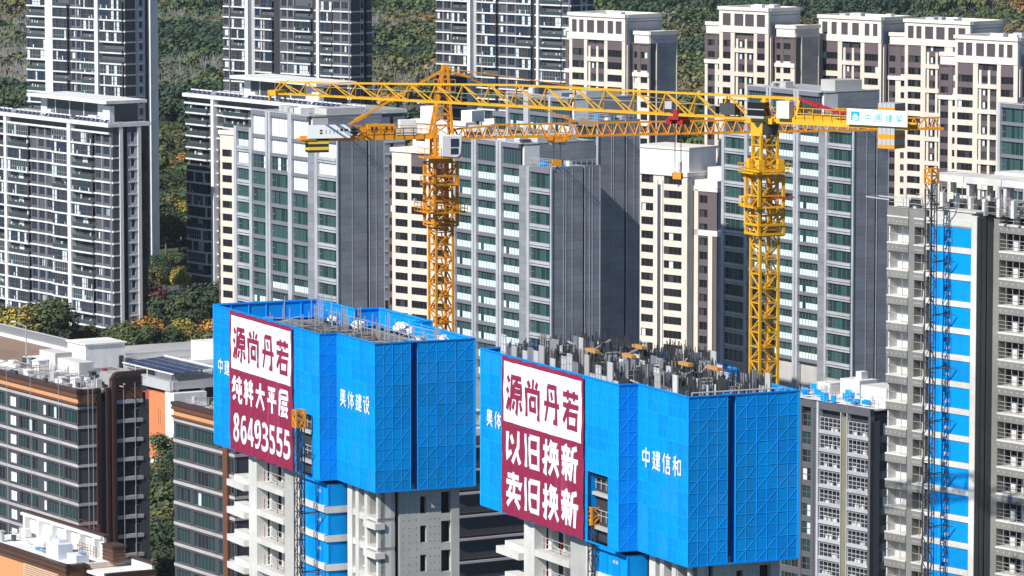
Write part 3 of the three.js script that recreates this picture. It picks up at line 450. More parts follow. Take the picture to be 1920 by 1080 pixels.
// ---------------------------------------------------------------- lettering drawn stroke by stroke
const GL = {
  源: '8,10 20,24|4,40 17,52|6,94 22,62|30,10 96,10|34,10 34,55 24,96|66,12 58,26|46,28 90,28 90,58 46,58 46,28|46,43 90,43|68,58 68,96 58,92|52,68 42,90|84,68 95,90',
  尚: '50,2 50,28|22,8 32,24|78,8 68,24|12,98 12,32 88,32 88,96 76,94|34,50 66,50 66,78 34,78 34,50', 丹: '26,8 26,50 14,96|26,8 76,8 76,94 62,92|4,52 96,52|46,22 56,40',
  若: '6,16 94,16|32,4 32,28|68,4 68,28|6,42 94,42|46,28 40,46 8,84|36,62 84,62 84,94 36,94 36,62', 纯: '24,6 8,28 26,28 8,56 30,50|6,88 32,76|40,20 96,20|44,34 44,60 90,60 90,34|67,4 67,88 74,94 96,92 96,80',
  粹: '4,40 42,40|22,6 22,96|6,14 14,30|38,14 31,30|22,42 4,72|22,42 42,66|70,4 76,14|50,18 98,18|60,22 50,48|60,30 68,46|84,22 74,48|84,30 96,46|48,64 98,64|73,48 73,98', 大: '6,36 94,36|50,4 48,44 8,94|50,40 94,94', 平: '12,12 88,12|26,24 34,44|74,24 66,44|4,54 96,54|50,12 50,98',
  层: '16,8 88,8 88,30 18,30|16,8 16,50 4,96|34,48 84,48|26,66 96,66|54,66 36,90 88,86|74,76 92,96', 以: '14,14 14,82 38,66|34,22 46,44|84,6 80,50 44,96|72,62 94,94', 旧: '12,6 12,96|38,12 38,92|38,12 90,12 90,90 38,90|38,50 90,50',
  换: '4,28 38,28|22,4 22,92 10,88|4,66 38,52|58,4 44,26|54,14 80,14 72,28|50,56 50,30 90,30 90,56|40,58 98,58|70,30 68,60 42,96|70,60 96,96', 新: '26,2 30,12|4,16 52,16|16,22 22,36|42,22 36,36|2,40 54,40|4,56 54,56|28,40 28,98|24,60 6,84|34,62 50,80|92,6 62,14|62,14 62,60 52,96|62,42 98,42|82,42 82,98',
  卖: '14,14 86,14|50,2 50,30|6,32 94,32 86,46|28,42 38,50|20,54 32,62|6,66 94,66|54,40 52,66 10,96|62,74 90,96', 奥: '48,2 42,12|18,56 18,12 82,12 82,56|28,36 72,36|50,18 50,56|34,22 40,30|66,22 60,30|48,38 32,54|52,38 68,54|6,64 94,64|50,58 46,72 10,96|52,66 92,96',
  体: '30,4 6,46|20,30 20,98|36,26 98,26|67,4 67,98|66,28 36,74|68,28 98,74|50,76 84,76', 建: '48,14 90,14 90,44|40,28 98,28|46,44 90,44|48,58 92,58|42,72 98,72|68,2 68,84|8,16 32,16 16,44 34,44 26,74 6,96|10,56 34,86 98,92', 设: '10,6 22,18|2,34 22,34 22,86 38,74|52,8 48,30 38,40|52,8 80,8 80,32 96,32|42,48 86,48 66,76 38,96|50,56 70,80 96,96',
  中: '10,24 90,24 90,64 10,64 10,24|50,2 50,98', 信: '30,4 6,46|20,30 20,98|66,2 70,12|38,20 98,20|46,36 88,36|46,50 88,50|46,66 88,66 88,94 46,94 46,66', 和: '44,4 12,14|4,32 54,32|30,12 30,98|28,36 4,72|32,40 52,64|62,22 94,22 94,84 62,84 62,22',
  國: '8,6 92,6 92,94 8,94 8,6|20,26 80,26|26,40 48,40 48,58 26,58 26,40|20,74 52,70|58,14 64,54 80,76|78,48 56,76', 築: '20,2 10,16|14,8 44,8|64,2 56,16|60,8 94,8|10,24 44,24|26,24 26,44|8,46 46,42|58,24 84,24 84,44 96,44|58,24 52,48|4,62 96,62|50,50 50,98|48,64 10,92|52,64 92,92' };
function glyph(c, ch, x, y, w, h, lw) {
  c.lineWidth = lw; c.lineCap = 'butt'; c.lineJoin = 'miter';
  for (const s of GL[ch].split('|')) { c.beginPath(); s.split(' ').forEach((p, i) => { const [a, b] = p.split(',').map(Number), X = x + a / 100 * w, Y = y + b / 100 * h; i ? c.lineTo(X, Y) : c.moveTo(X, Y); }); c.stroke(); }
}
function canvasTex(w, h, draw) { const cv = document.createElement('canvas'); cv.width = w; cv.height = h; draw(cv.getContext('2d'), w, h); const t = new THREE.CanvasTexture(cv); t.colorSpace = THREE.SRGBColorSpace; t.minFilter = THREE.LinearMipmapLinearFilter; return t; }
const MAROON = '#8a1f42', PALE = '#dfe6ee';
function bannerTex(rows) {
  return canvasTex(1024, 880, (c, w, h) => {
    c.fillStyle = MAROON; c.fillRect(0, 0, w, h); c.fillStyle = PALE; c.fillRect(26, 26, w - 52, 336);
    c.strokeStyle = MAROON; [...'源尚丹若'].forEach((ch, i) => glyph(c, ch, 58 + i * 235, 84, 208, 222, 29));
    c.strokeStyle = PALE; c.fillStyle = PALE;
    rows.forEach(([s, y, hh, n]) => {
      if (/^\d/.test(s)) { c.save(); c.font = 'bold 200px sans-serif'; c.textBaseline = 'alphabetic'; [...s].forEach((d, i) => { const m = c.measureText(d).width; c.save(); c.translate(50 + i * 118, y + hh); c.scale(112 / m, hh / 143); c.fillText(d, 0, 0); c.restore(); }); c.restore(); }
      else [...s].forEach((ch, i) => glyph(c, ch, 48 + i * (940 / n), y, 940 / n - 30, hh, n === 5 ? 25 : 29));
    });
    // wear: faint seams between the printed strips and washed-out runs
    c.globalAlpha = 0.12; c.fillStyle = '#ffffff'; for (let k = 1; k < 6; k++) c.fillRect(k * w / 6, 0, 3, h); c.globalAlpha = 0.05; for (let k = 0; k < 14; k++) c.fillRect(rr(600, 850), rr(300, 600), rr(5, 26), rr(100, 360)); c.globalAlpha = 1;
  });
}
function letterMat(key, txt, col, lw, wear) {   // painted letters: colour with a cut-out
  const n = txt.length, W = 128 * n, a = canvasTex(W, 128, (c, w, h) => { c.fillStyle = '#000'; c.fillRect(0, 0, w, h); c.strokeStyle = '#fff'; [...txt].forEach((ch, i) => glyph(c, ch, i * 128 + 12, 10, 104, 108, lw)); if (wear) { c.fillStyle = '#000'; c.globalAlpha = 0.35; for (let k = 0; k < 160; k++) c.fillRect(rr(0, w), rr(0, h), rr(2, 10), rr(1, 5)); } });
  a.colorSpace = THREE.NoColorSpace;
  return M(key, ...col, { alphaMap: a, transparent: true, roughness: 0.7 });
}

// ---------------------------------------------------------------- the two towers inside blue climbing screens
function blueTower(o) {
  const t = building('screened_tower', o.label, 'tower under construction', o.X, o.F, -24.5), top = o.top, H = 15.6, y0 = top - H;
  // outline of the screens: [a, b] clockwise seen from above, starting at the near corner
  const out = [[0, 0], [10.4, 0], [10.4, -2], [41.7, -2], [41.7, 10.6], [31, 10.6], [31, 13.6], [16.5, 13.6], [16.5, 11.33], [0, 11.33]];
  const rows = 7, ph = H / rows, geos = {};
  const panelGeo = (w, v) => {
    const key = w.toFixed(2) + v; if (geos[key]) return geos[key];
    const g = new G(), e = 0.04; g.box(-w / 2 + 0.015, 0.015, -0.06, w / 2 - 0.015, ph - 0.015, 0, 0);
    for (const x of [-w / 2, 0, w / 2]) g.box(x - e / 2, 0, 0.002, x + e / 2, ph, 0.03, 1);
    for (const y of [0.0, ph / 2]) g.box(-w / 2, y, 0.002, w / 2, y + e, 0.028, 1);
    if (v !== 2) { g.bar([-w / 2, 0.02, 0.008], [0, ph / 2, 0.012], 0.035, 1, 0.03); g.bar([0, ph / 2, 0.012], [w / 2, ph - 0.02, 0.012], 0.035, 1, 0.03); } else { g.bar([-w / 2, 0.02, 0.01], [0, ph - 0.02, 0.01], 0.03, 1, 0.02); g.bar([0, ph - 0.02, 0.01], [w / 2, 0.02, 0.01], 0.03, 1, 0.02); }
    return (geos[key] = g.build());
  };
  const tones = [blue1, blue1, blue3, blue2, blue1, blue1, blue3, blue2, blue1, blue1, blue3, blue2, blue1, blue3, blueFaded];
  const run = (p, q, visible, opt = {}) => {
    const [a0, b0] = p, [a1, b1] = q, len = Math.hypot(a1 - a0, b1 - b0), n = Math.max(1, Math.round(len / 2.2)), w = len / n;
    const dx = -(a1 - a0) / len, dz = -(b1 - b0) / len, turn = Math.atan2(-dz, dx);   // walking the outline; the outside is on the right-hand side
    const face = turn + Math.PI;
    if (!visible) { const g = new G(); for (let i = 0; i < n; i++) for (let k = 0; k < rows; k++) { const c = (i + 0.5) * w; g.box(c - w / 2 + 0.02, k * ph + 0.02, -0.05, c + w / 2 - 0.02, (k + 1) * ph - 0.02, 0); } const gb = new G(); for (let i = 0; i <= n; i++) gb.box(i * w - 0.05, 0, -0.12, i * w + 0.05, H, 0.1); for (const y of [H - 0.1, H - 1.9, H - 3.8, H - 5.6]) gb.box(0, y, -0.1, len, y + 0.08, 0.14);
      const m = part(t, 'rear_screen', g, blue2, [-a0, y0, -b0], turn); part(t, 'rear_screen_frame', gb, blueBar, [-a0, y0, -b0], turn); return m; }
    for (let i = 0; i < n; i++) for (let k = 0; k < rows; k++) {
      const c = (i + 0.5) * w; if (opt.skip && opt.skip(c, k)) continue;
      part(t, 'screen_panel', panelGeo(w, opt.v ?? 0), [pick(tones), blueBar], [-a0 + dx * c, y0 + k * ph, -b0 + dz * c], face + rr(-0.012, 0.012));
    }
  };
  run(out[0], out[1], true, { v: 2 }); run(out[1], out[2], true);
  run(out[2], out[3], true, { v: 2, skip: (c, k) => k < 3 && c > 1.9 && c < 6.9 });
  run(out[3], out[4], false); for (let k = 4; k < 9; k++) run(out[k], out[k + 1], false);
  // shaded end: two runs with a dark gap between them
  run([0, 11.33], [0, 4.85], true); run([0, 4.0], [0, 0], true); part(t, 'gap_sheet', new G().b(3.9, 4.95, y0, top, -1.3, -1.25).b(3.9, 3.98, y0, top, -1.25, -0.08).b(4.87, 4.95, y0, top, -1.25, -0.08).b(3.9, 4.95, top - 0.1, top, -1.25, -0.1), blue3);
  // top and bottom edges
  for (const yy of [top, y0]) { const edge = new G(); out.forEach(([a, b], i) => { const [c, d] = out[(i + 1) % out.length]; edge.bar([-a, yy, -b], [-c, yy, -d], 0.14); }); part(t, 'screen_rail', edge, blue3); }
  // notch by the hoist
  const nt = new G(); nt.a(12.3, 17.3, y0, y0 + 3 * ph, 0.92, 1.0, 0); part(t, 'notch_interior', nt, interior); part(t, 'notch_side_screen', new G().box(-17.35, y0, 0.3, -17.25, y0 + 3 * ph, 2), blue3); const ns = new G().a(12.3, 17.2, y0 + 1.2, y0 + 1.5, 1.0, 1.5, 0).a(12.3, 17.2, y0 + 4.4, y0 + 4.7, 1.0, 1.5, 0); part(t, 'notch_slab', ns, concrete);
  const nr = new G(); for (const yy of [1.9, 5]) { for (let k = 0; k < 5; k++) nr.bar([-12.6 - k * 1.1, y0 + yy, 1.15], [-12.6 - k * 1.1, y0 + yy + 1.2, 1.15], 0.06); nr.bar([-12.3, y0 + yy + 1.1, 1.15], [-17.2, y0 + yy + 1.1, 1.15], 0.06); nr.bar([-12.3, y0 + yy + 0.6, 1.15], [-17.2, y0 + yy + 0.6, 1.15], 0.06); } part(t, 'notch_rail', nr, frameW);
  // working platforms behind the screens and the deck
  const plat = new G(); for (let i = 3; i < 9; i++) { const [a, b] = out[i], [c, d] = out[i + 1], A = [-a, top - 1.9, -b], C = [-c, top - 1.9, -d], nx = -(C[2] - A[2]), nz = C[0] - A[0], l = Math.hypot(nx, nz), s = [-nx / l * 0.45, 0, -nz / l * 0.45]; plat.bar([A[0] - s[0], A[1], A[2] - s[2]], [C[0] - s[0], C[1], C[2] - s[2]], 0.7, 0, 0.08); } part(t, 'working_platform', plat, blue3);
  part(t, 'deck', new G().box(-40.6, y0, -9.6, -11.5, top - o.deckDown, 0.9).box(-11.5, y0, -9.6, -1.2, top - o.deckDown, -1.2).box(-30, y0, -12.4, -17.5, top - o.deckDown - 0.02, -9.6), M('stained_deck', 0.2, 0.195, 0.185, { map: tDirt }));
  o.roof(t, top);
  // the concrete frame below
  const st = 3.1, acc = new Acc(), N = 6, F = levels(y0 - 3.1, st, N), b0 = F[N - 1] - 1;
  part(t, 'lower_core', new G().box(-40, 0, -8.4, -13, b0, 0.2).box(-10, 0, -9.4, -1.6, b0, -1.2), concrete);
  part(t, 'inner_core', new G().box(-36, b0, -8.5, -10, y0, -1.2).box(-10, b0, -9.2, -1.9, y0, -3.2), interior);
  const C = acc.g(concretePale, 'concrete_wall'), S = acc.g(concretePale, 'floor_edge'), CW = acc.g(concrete, 'shear_wall'), BL = acc.g(blue1, 'hoist_side_sheeting'), BD = acc.g(blue3, 'hoist_gate');
  // sunlit face, wing behind the banner (plane about 1.2 m proud of the near wing)
  C.a(30.6, 33, 0, y0 + 0.5, 0, 1.3); CW.a(18.9, 22.8, 0, y0 + 0.5, -1, 1.1); C.a(17.7, 18.9, 0, y0 + 0.5, -1, 1.3); C.a(27.6, 28, 0, y0, -1.2, -0.6);
  for (const y of F) {
    S.a(22.8, 30.6, y - 0.45, y + 0.2, -1, 1.25); S.a(33, 37.5, y - 0.5, y + 0.1, -1, 1.3); S.a(33, 38.3, y - 1.2, y - 0.5, -1, 1.9); CW.a(33.6, 36.4, y + 0.1, y + st - 1.2, -1, -0.5);
    C.a(29.9, 30.6, y + 0.2, y + st - 0.5, -1, -0.2);
    S.a(10.5, 17.7, y - 0.5, y + 0.2, -1, 1.3); BL.a(10.5, 17.7, y + 0.2, y + st - 0.5, 0.9, 1.05); BD.a(12, 13.6, y + 0.2, y + 2.3, 1.05, 1.12); BD.a(14.6, 16, y + 0.2, y + 2.4, 1.05, 1.12);
    acc.g(frameW, 'gate_window').a(12.3, 12.7, y + 1.5, y + 1.8, 1.12, 1.15); acc.g(frameW, 'gate_window').a(12.9, 13.3, y + 1.5, y + 1.8, 1.12, 1.15);
    // return face beside the near wing
    S.box(-11, y - 0.5, -1.2, -10.4, y + 0.2, 1.3); BL.box(-10.9, y + 0.2, -1.1, -10.55, y + st - 0.5, 1.04);
    const rail = acc.g(frameW, 'edge_rail'), stripe = acc.g(red, 'edge_rail_red'); for (let k = 0; k < 4; k++) (k % 2 ? stripe : rail).a(23.2 + k * 1.9, 23.26 + k * 1.9, y + 0.45, y + 1.7, 1.0, 1.06); rail.a(22.8, 29.5, y + 1.0, y + 1.05, 1.0, 1.06); rail.a(22.8, 29.5, y + 1.6, y + 1.65, 1.0, 1.06);
  }
  // sunlit face, near wing
  for (const [p0, p1] of [[8.3, 9.6], [6.5, 7.4], [4.1, 4.9]]) C.a(p0, p1, 0, y0 + 0.5, -1.8, -0.8); C.a(1, 1.5, 0, y0 + 0.5, -2.2, -0.7);
  for (const y of F) {
    C.a(7.4, 8.3, y - 0.45, y + 0.2, -1.8, -0.9); C.a(4.9, 6.5, y - 0.6, y + 0.1, -1.8, -0.9); C.a(4.9, 6.5, y + 0.45, y + 0.6, -1.6, -1.3); S.a(1, 4.1, y - 0.2, y + 0.15, -2.6, -0.6); S.a(0.8, 4.1, y - 1.0, y - 0.35, -1.4, -0.3); CW.a(4, 4.2, y, y + st, -3, -1); CW.a(1.5, 3.2, y + 0.15, y + st - 0.5, -2.9, -2.6);
  }
  // shaded end: fins, slots and punched windows
  acc.g(concrete, 'end_wall').b(1, 1.5, 0, y0 + 0.5, -2, -1); acc.g(concrete, 'end_wall').b(2.2, 2.6, 0, y0 + 0.5, -2, -1);
  const E = acc.g(concrete, 'end_wall'), [s0, s1, w0, w1] = [5.5, 6.2, 7.9, 9.0];
  E.b(3.1, s0, 0, y0 + 0.5, -1.6, -1); E.b(s1, w0, 0, y0 + 0.5, -1.6, -1); E.b(w1, 9.95, 0, y0 + 0.5, -1.6, -0.9);
  for (const y of F.concat(y0)) { E.b(s0, s1, y - 0.9, y + 0.4, -1.6, -1); E.b(w0, w1, y - 0.55, y + 0.25, -1.6, -1); }
  E.b(s0, s1, 0, b0, -1.6, -1); E.b(w0, w1, 0, b0, -1.6, -1);
  const H1 = acc.g(steel, 'tie_hole'); for (const y of F) for (let r = 0; r < 4; r++) for (const b of [3.5, 4.2, 5.0, 6.6, 7.1, 7.6]) H1.b(b, b + 0.09, y - 0.3 + r * 0.75, y - 0.21 + r * 0.75, -1.0, -0.985);
  acc.finish(t);
  // painted site lettering and the hanging advertisement
  const lay = (key, txt, a0, a1, ya, yb, d) => { const g = new THREE.PlaneGeometry(a1 - a0, yb - ya); const m = part(t, 'lettering', g, letterMat(key, txt, [0.62, 0.72, 0.78], 13, true), [-(a0 + a1) / 2, (ya + yb) / 2, d + 0.09]); m.userData.label = 'painted white characters on the blue screen'; return m; };
  lay(o.side[0], o.side[1], 40.4 - 1.95 * o.side[1].length, 40.4, top - 7.7, top - 5.6, 2); lay(o.face[0], o.face[1], 1.1, 9.6, top - 7.8, top - 5.5, 0);
  const bn = thing('advertising_banner', o.banner[0], 'banner', [o.X, 0, -o.F], -rad(65.5));
  const bw = 18.7, bh = 15.5, bg = new THREE.PlaneGeometry(bw, bh, 56, 48).translate(0, bh / 2, 0), bp = bg.attributes.position;   // cloth with shallow creases and a little sag between its ties
  for (let i = 0; i < bp.count; i++) { const x = bp.getX(i), y = bp.getY(i); bp.setZ(i, 0.035 * Math.sin(x * 2.03) * Math.sin(y * 0.4 + x * 0.2) + 0.03 * Math.sin(x * 0.9 + y * 1.3) + 0.02 * Math.sin(x * 3.9 - y * 2.7)); if (y < 0.01 || y > bh - 0.01) bp.setY(i, y + 0.05 * Math.sin(x * 1.9)); } bg.computeVertexNormals();
  const cloth = new THREE.MeshStandardMaterial({ map: bannerTex(o.banner[1]), roughness: 0.55, side: THREE.DoubleSide }); cloth.name = 'printed_banner';
  part(bn, 'cloth', bg, cloth, [-26.95, y0 + 0.02, 2.2]);
  return t;
}
function deckClutter(t, top) {   // reinforcement, standards and covered bundles on the left deck
  const bars = new G(), std = new G(), y = top - 2.1;
  for (let k = 0; k < 260; k++) { const a = rr(1.5, 35), b = a < 11 ? rr(1.4, 9) : rr(-0.5, 9.3), l = rr(2, 6), s = rnd() < 0.5; bars.bar([-a, y + 0.1 + rr(0, 0.4), -b], s ? [-a - l * 0.5, y + 0.12, -b] : [-a, y + 0.12, Math.max(-9.5, -b - l * 0.4)], 0.07); }
  for (let k = 0; k < 95; k++) { const a = rr(1.5, 40), b = rnd() < 0.75 ? rr(8, 9.6) : rr(1.2, 9); std.bar([-a, y, -b], [-a, y + rr(1.2, 3.4), -b], 0.07); }
  for (let k = 0; k < 12; k++) { const a = rr(2, 15); std.bar([-a, y + rr(1, 2), -rr(7, 10)], [-a - rr(1, 3), y + rr(1, 2), -rr(7, 10)], 0.06); }
  for (const q of [0.7, 1.5]) std.bar([-40, y + q, -9.4], [-17, y + q, -9.4], 0.06); for (let k = 0; k < 24; k++) { const a = rr(4, 38); std.bar([-a, y + rr(0.2, 1.2), -rr(1.5, 8)], [-a - rr(-2, 2), y + rr(0.2, 1.4), -rr(1.5, 8.5)], 0.06); }
  for (let r = 0; r < 5; r++) std.bar([-14 + r * 0.1, y + 0.4 + r * 0.5, -8.5], [-4, y + 0.4 + r * 0.5, -9.5], 0.05);
  tag(part(t, 'reinforcement', bars, steel), null, null, null, 'stuff'); part(t, 'standards', std, tube);
  const lump = (x, yy, z, s) => { const g = new THREE.IcosahedronGeometry(1, 2), p = g.attributes.position; for (let i = 0; i < p.count; i++) { const k = 0.8 + 0.35 * Math.sin(p.getX(i) * 5.1 + p.getY(i) * 3.7 + x) * Math.cos(p.getZ(i) * 4.3 + z); p.setXYZ(i, p.getX(i) * k * s, p.getY(i) * k * 0.55 * s, p.getZ(i) * k * 0.7 * s); } g.computeVertexNormals(); part(t, 'tarpaulin_bundle', g, white, [x, yy, z]); };
  lump(-28.5, top - 1.5, -10, 1.1); lump(-23, top - 1.3, -12.8, 1.2); lump(-20.6, top - 1.5, -13, 0.9); lump(-36, top - 1.6, -10, 0.9); lump(-13, top - 1.5, -10.4, 0.9); lump(-6.5, top - 0.9, -10.5, 1.3); lump(-3.6, top - 1.1, -10.6, 1.1); lump(-1.6, top - 1.3, -10.6, 0.8);
}
function formworkDeck(t, top) {   // the right deck: walls being cast, aluminium shutters, starter bars above them
  const bars = new G(), forms = {}, y = top - 1.1, tones = [offwhite, paleGrey, midGrey, tube, paleGrey, aluDark];
  const fg = (w, h, v) => { const k = w.toFixed(1) + h.toFixed(1) + v; if (forms[k]) return forms[k]; const g = new G(); g.box(-w / 2, 0, -0.05, w / 2, h, 0, 0); g.box(-w / 2, 0, 0, -w / 2 + 0.05, h, 0.05, 1); g.box(w / 2 - 0.05, 0, 0, w / 2, h, 0.05, 1); if (v) for (let q = 0; q < 4; q++) g.box(-w / 2, h * q / 3.2, 0, w / 2, h * q / 3.2 + 0.05, 0.05, 1); if (v) g.box(-0.04, 0, 0, 0.04, h, 0.05, 1); return (forms[k] = g.build()); };
  const wall = (a0, b0, a1, b1, up, fill) => {
    const len = Math.hypot(a1 - a0, b1 - b0), n = Math.round(len / 1.25), dx = -(a1 - a0) / len, dz = -(b1 - b0) / len;
    for (let i = 0; i < n; i++) {
      const c = (i + 0.5) * len / n, x = -a0 + dx * c, z = -b0 + dz * c;
      if (rnd() < fill) { const h = pick([1.1, 1.6, 2.1, 2.5]), v = rnd() < 0.5; part(t, 'formwork_panel', fg(1.2, h, v ? 1 : 0), [pick(tones), rnd() < 0.35 ? steel : tube], [x, y + rr(-0.1, 0.3), z], Math.abs(dx) > 0.5 ? 0 : QB); }
      for (let k = 0; k < 11; k++) { const xx = x + rr(-0.5, 0.5) * Math.abs(dx), zz = z + rr(-0.5, 0.5) * Math.abs(dz); bars.bar([xx, y, zz - 0.1], [xx + rr(-0.1, 0.1), y + rr(1.0, 2.2) + up * rr(0.1, 0.5), zz - 0.1], 0.055); }
    }
  };
  for (const a of [2, 4.4, 7, 9.6, 13, 15.5, 18.6, 21.5, 24, 27.6, 30.5, 33.6, 36.6, 39.4]) { const bb = a > 17 && a < 30 ? 12 : 9; wall(a, rr(0.3, 1.2), a, rr(3.5, 5), 0.6, 0.5); wall(a, rr(5.6, 6.4), a, bb, a > 12 ? 1.6 : 0.9, 0.3); }
  wall(1.5, 0.9, 10, 0.9, 0.4, 0.75); wall(12, -0.6, 40, -0.6, 0.5, 0.7); wall(1.5, 2.8, 38, 2.8, 0.8, 0.6); wall(1.5, 4.9, 40, 4.9, 1, 0.65); wall(1.5, 9.2, 16, 9.2, 0.8, 0.7); wall(16, 9.3, 40, 9.3, 1.6, 0.5); wall(18, 12, 29, 12, 1.8, 0.5);
  const beam = new G(); for (let k = 0; k < 26; k++) { const a = rr(3, 35), b = rr(1.2, 8), l = rr(1.5, 4); beam.bar([-a, y + rr(0.4, 2.6), -b], [-a - (k % 2 ? l : 0), y + rr(0.4, 2.6), -b - (k % 2 ? 0 : Math.min(l, 9 - b))], 0.14); } part(t, 'prop', beam, tube);
  for (let k = 0; k < 60; k++) { const a = rr(3.8, 39), b = a < 14 ? rr(1.6, 8) : rr(-0.4, 8), w = rr(0.6, 2.4); part(t, 'dark_material', new G().box(-a - w, y, -b - rr(0.3, 1), -a, y + rr(0.3, 1.5), -b), k % 3 ? charcoal : steel); }
  const rail = new G(); for (let k = 0; k < 13; k++) rail.bar([-1.1, y, -0.9 - k * 0.8], [-1.1, y + 1.3, -0.9 - k * 0.8], 0.08); for (const h of [0.5, 0.9, 1.3]) rail.bar([-1.1, y + h, -0.9], [-1.1, y + h, -10.5], 0.1); part(t, 'deck_edge_form', rail, offwhite);
  tag(part(t, 'reinforcement', bars, steel), null, null, null, 'stuff');
  for (const [a, b] of [[12, 6], [25, 2.5], [26, 8], [8, 7], [20, 4]]) part(t, 'timber_bundle', new G().box(-a - 2.2, y + 2.2, -b - 0.5, -a, y + 2.5, -b), M('orange_timber', 0.5, 0.24, 0.06));
}
blueTower({ label: 'tower in blue climbing screens on the left, its red banner showing a telephone number', X: -14.22, F: 478, top: 82.8, deckDown: 2.1, roof: deckClutter, side: ['white_letters_a', '中建信'], face: ['white_letters_b', '奥体建设'],
  banner: ['maroon and white banner with a line of white digits, on the left blue tower', [['纯粹大平层', 396, 176, 5], ['86493555', 640, 178, 8]]] });
blueTower({ label: 'tower in blue climbing screens in the middle foreground with formwork crowding its top', X: 16.04, F: 418, top: 85.1, deckDown: 1.1, roof: formworkDeck, side: ['white_letters_c', '奥体建'], face: ['white_letters_d', '中建信和'],
  banner: ['maroon and white banner with two rows of white characters, on the middle blue tower', [['以旧换新', 386, 205, 4], ['卖旧换新', 630, 205, 4]]] });

// ---------------------------------------------------------------- concrete tower with blue sheeting at the right edge
{
  const t = building('concrete_tower', 'unfinished concrete tower at the right edge with a column of bright blue sheeting', 'tower under construction', 54.4, 540, -38), acc = new Acc(), st = 3.18, N = 15, F = levels(89.45, st, N), b0 = F[N - 1] - 2, top = 90.4;
  part(t, 'core', new G().box(-15.2, 0, -18, -0.3, top - 0.4, -2.2).box(-0.3, 0, -18, 14, top - 0.4, -4.6), concreteDark);
  const R = acc.g(concreteDark, 'rendered_wall'), W = acc.g(concretePale, 'pale_wall'), S = acc.g(concreteDark, 'slab_edge'), WS = acc.g(offwhite, 'white_band'), B = acc.g(blue1, 'blue_sheeting'), B2 = acc.g(blue2, 'blue_sheeting'), BD = acc.g(blue3, 'blue_gate'), bolts = acc.g(frameW, 'slab_bolt'), rail = acc.g(tube, 'rail'), drk = acc.g(interior, 'room');
  R.a(10.7, 11.7, b0, top, -2, 0); R.a(8.6, 8.95, b0, top, -2, 0); WS.a(0.03, 0.95, b0, top, -0.3, 0.05); WS.a(0.95, 8.1, top - 1.6, top + 0.3, -2.2, 0.05); R.a(11.7, 15.4, top - 1, top, -2.2, 0.1); R.a(8.6, 10.7, top - 1, top, -2.2, 0.1);
  W.a(15.2, 15.4, b0, top - 0.8, -2.2, -0.2);
  for (const y of F) {
    for (const [p0, p1] of [[11.7, 15.4], [8.95, 10.7]]) {
      S.a(p0, p1, y - 1.05, y - 0.15, -2.2, 0.12); WS.a(p0, p1, y - 0.15, y + 0.02, -2.2, 0.16);
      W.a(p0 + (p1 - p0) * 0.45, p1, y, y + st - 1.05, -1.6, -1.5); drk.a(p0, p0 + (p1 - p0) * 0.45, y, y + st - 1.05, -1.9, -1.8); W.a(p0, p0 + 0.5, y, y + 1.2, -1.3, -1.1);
      for (let k = 0; k < 5; k++) bolts.a(p0 + 0.3 + (p1 - p0 - 0.6) * k / 4, p0 + 0.42 + (p1 - p0 - 0.6) * k / 4, y - 0.7, y - 0.52, 0.12, 0.15);
      rail.a(p0, p1, y + 1.05, y + 1.1, -0.1, -0.05); rail.a(p0 + (p1 - p0) * 0.3, p0 + (p1 - p0) * 0.3 + 0.06, y, y + st - 1.05, -0.12, -0.06);
    }
    WS.a(0.95, 8.6, y - 0.45, y + 0.25, -2.2, 0.1); if (y > 88) { WS.a(0.95, 8.1, y + 0.25, top - 1.6, -0.5, 0.05); continue; }
    (rnd() < 0.4 ? B2 : B).a(1.05, 4.9, y + 0.3, y + st - 0.47, -0.3, -0.02); B.a(4.95, 8.1, y + 0.25, y + st - 0.47, -0.3, -0.02);
    BD.a(4.2, 5.3, y + 0.3, y + 2.3, -0.02, 0.05); BD.a(6.4, 7.4, y + 0.25, y + st - 0.5, -0.02, 0.04);
    for (const a of [4.35, 4.85]) { acc.g(charcoal, 'gate_window').a(a, a + 0.35, y + 1.75, y + 2.15, 0.05, 0.08); acc.g(frameW, 'gate_notice').a(a, a + 0.32, y + 0.8, y + 1.2, 0.05, 0.08); }
    for (let k = 0; k < 6; k++) bolts.a(1.4 + k * 1.1, 1.5 + k * 1.1, y - 0.2, y - 0.08, 0.1, 0.13);
  }
  for (const [q0, q1, d] of [[0.02, 0.7, 0], [0.7, 0.85, -0.3], [0.85, 1.5, 0], [1.5, 1.75, -0.35], [1.75, 2.64, 0]]) acc.g(M('shaded_render', 0.1, 0.1, 0.098, { map: tDirt }), 'return_pier').b(q0, q1, b0, top - 0.1, -0.6, d - 0.02);  // side return coloured darker than the front, its shade put into the render
  // second wing, set back, running out of the picture
  const D = -2.64; R.box(0, b0, D - 1.5, 1, top, D); for (const y of F) {
    for (const x of [1, 7.2]) { S.box(x, y - 1.05, D - 2, x + 5.4, y - 0.2, D + 0.1); WS.box(x, y - 0.2, D - 2, x + 5.4, y, D + 0.14); W.box(x + 2.6, y, D - 1.6, x + 5.4, y + 1.8, D - 1.5); W.box(x + 1.2, y, D - 1.3, x + 2, y + 1.3, D - 1.1); drk.box(x, y, D - 1.9, x + 5.4, y + st - 1, D - 1.8);
      for (let k = 0; k < 3; k++) rail.box(x, y + 0.4 + k * 0.45, D - 0.1, x + 5.4, y + 0.45 + k * 0.45, D - 0.05); for (let k = 1; k < 5; k++) rail.box(x + k * 1.1, y, D - 0.1, x + k * 1.1 + 0.06, y + st - 1, D - 0.04);
      for (let k = 0; k < 5; k++) bolts.box(x + 0.3 + k, y - 0.7, D + 0.1, x + 0.45 + k, y - 0.5, D + 0.13); }
    R.box(6.4, y - 1, D - 1.5, 7.2, y + st - 1, D); }
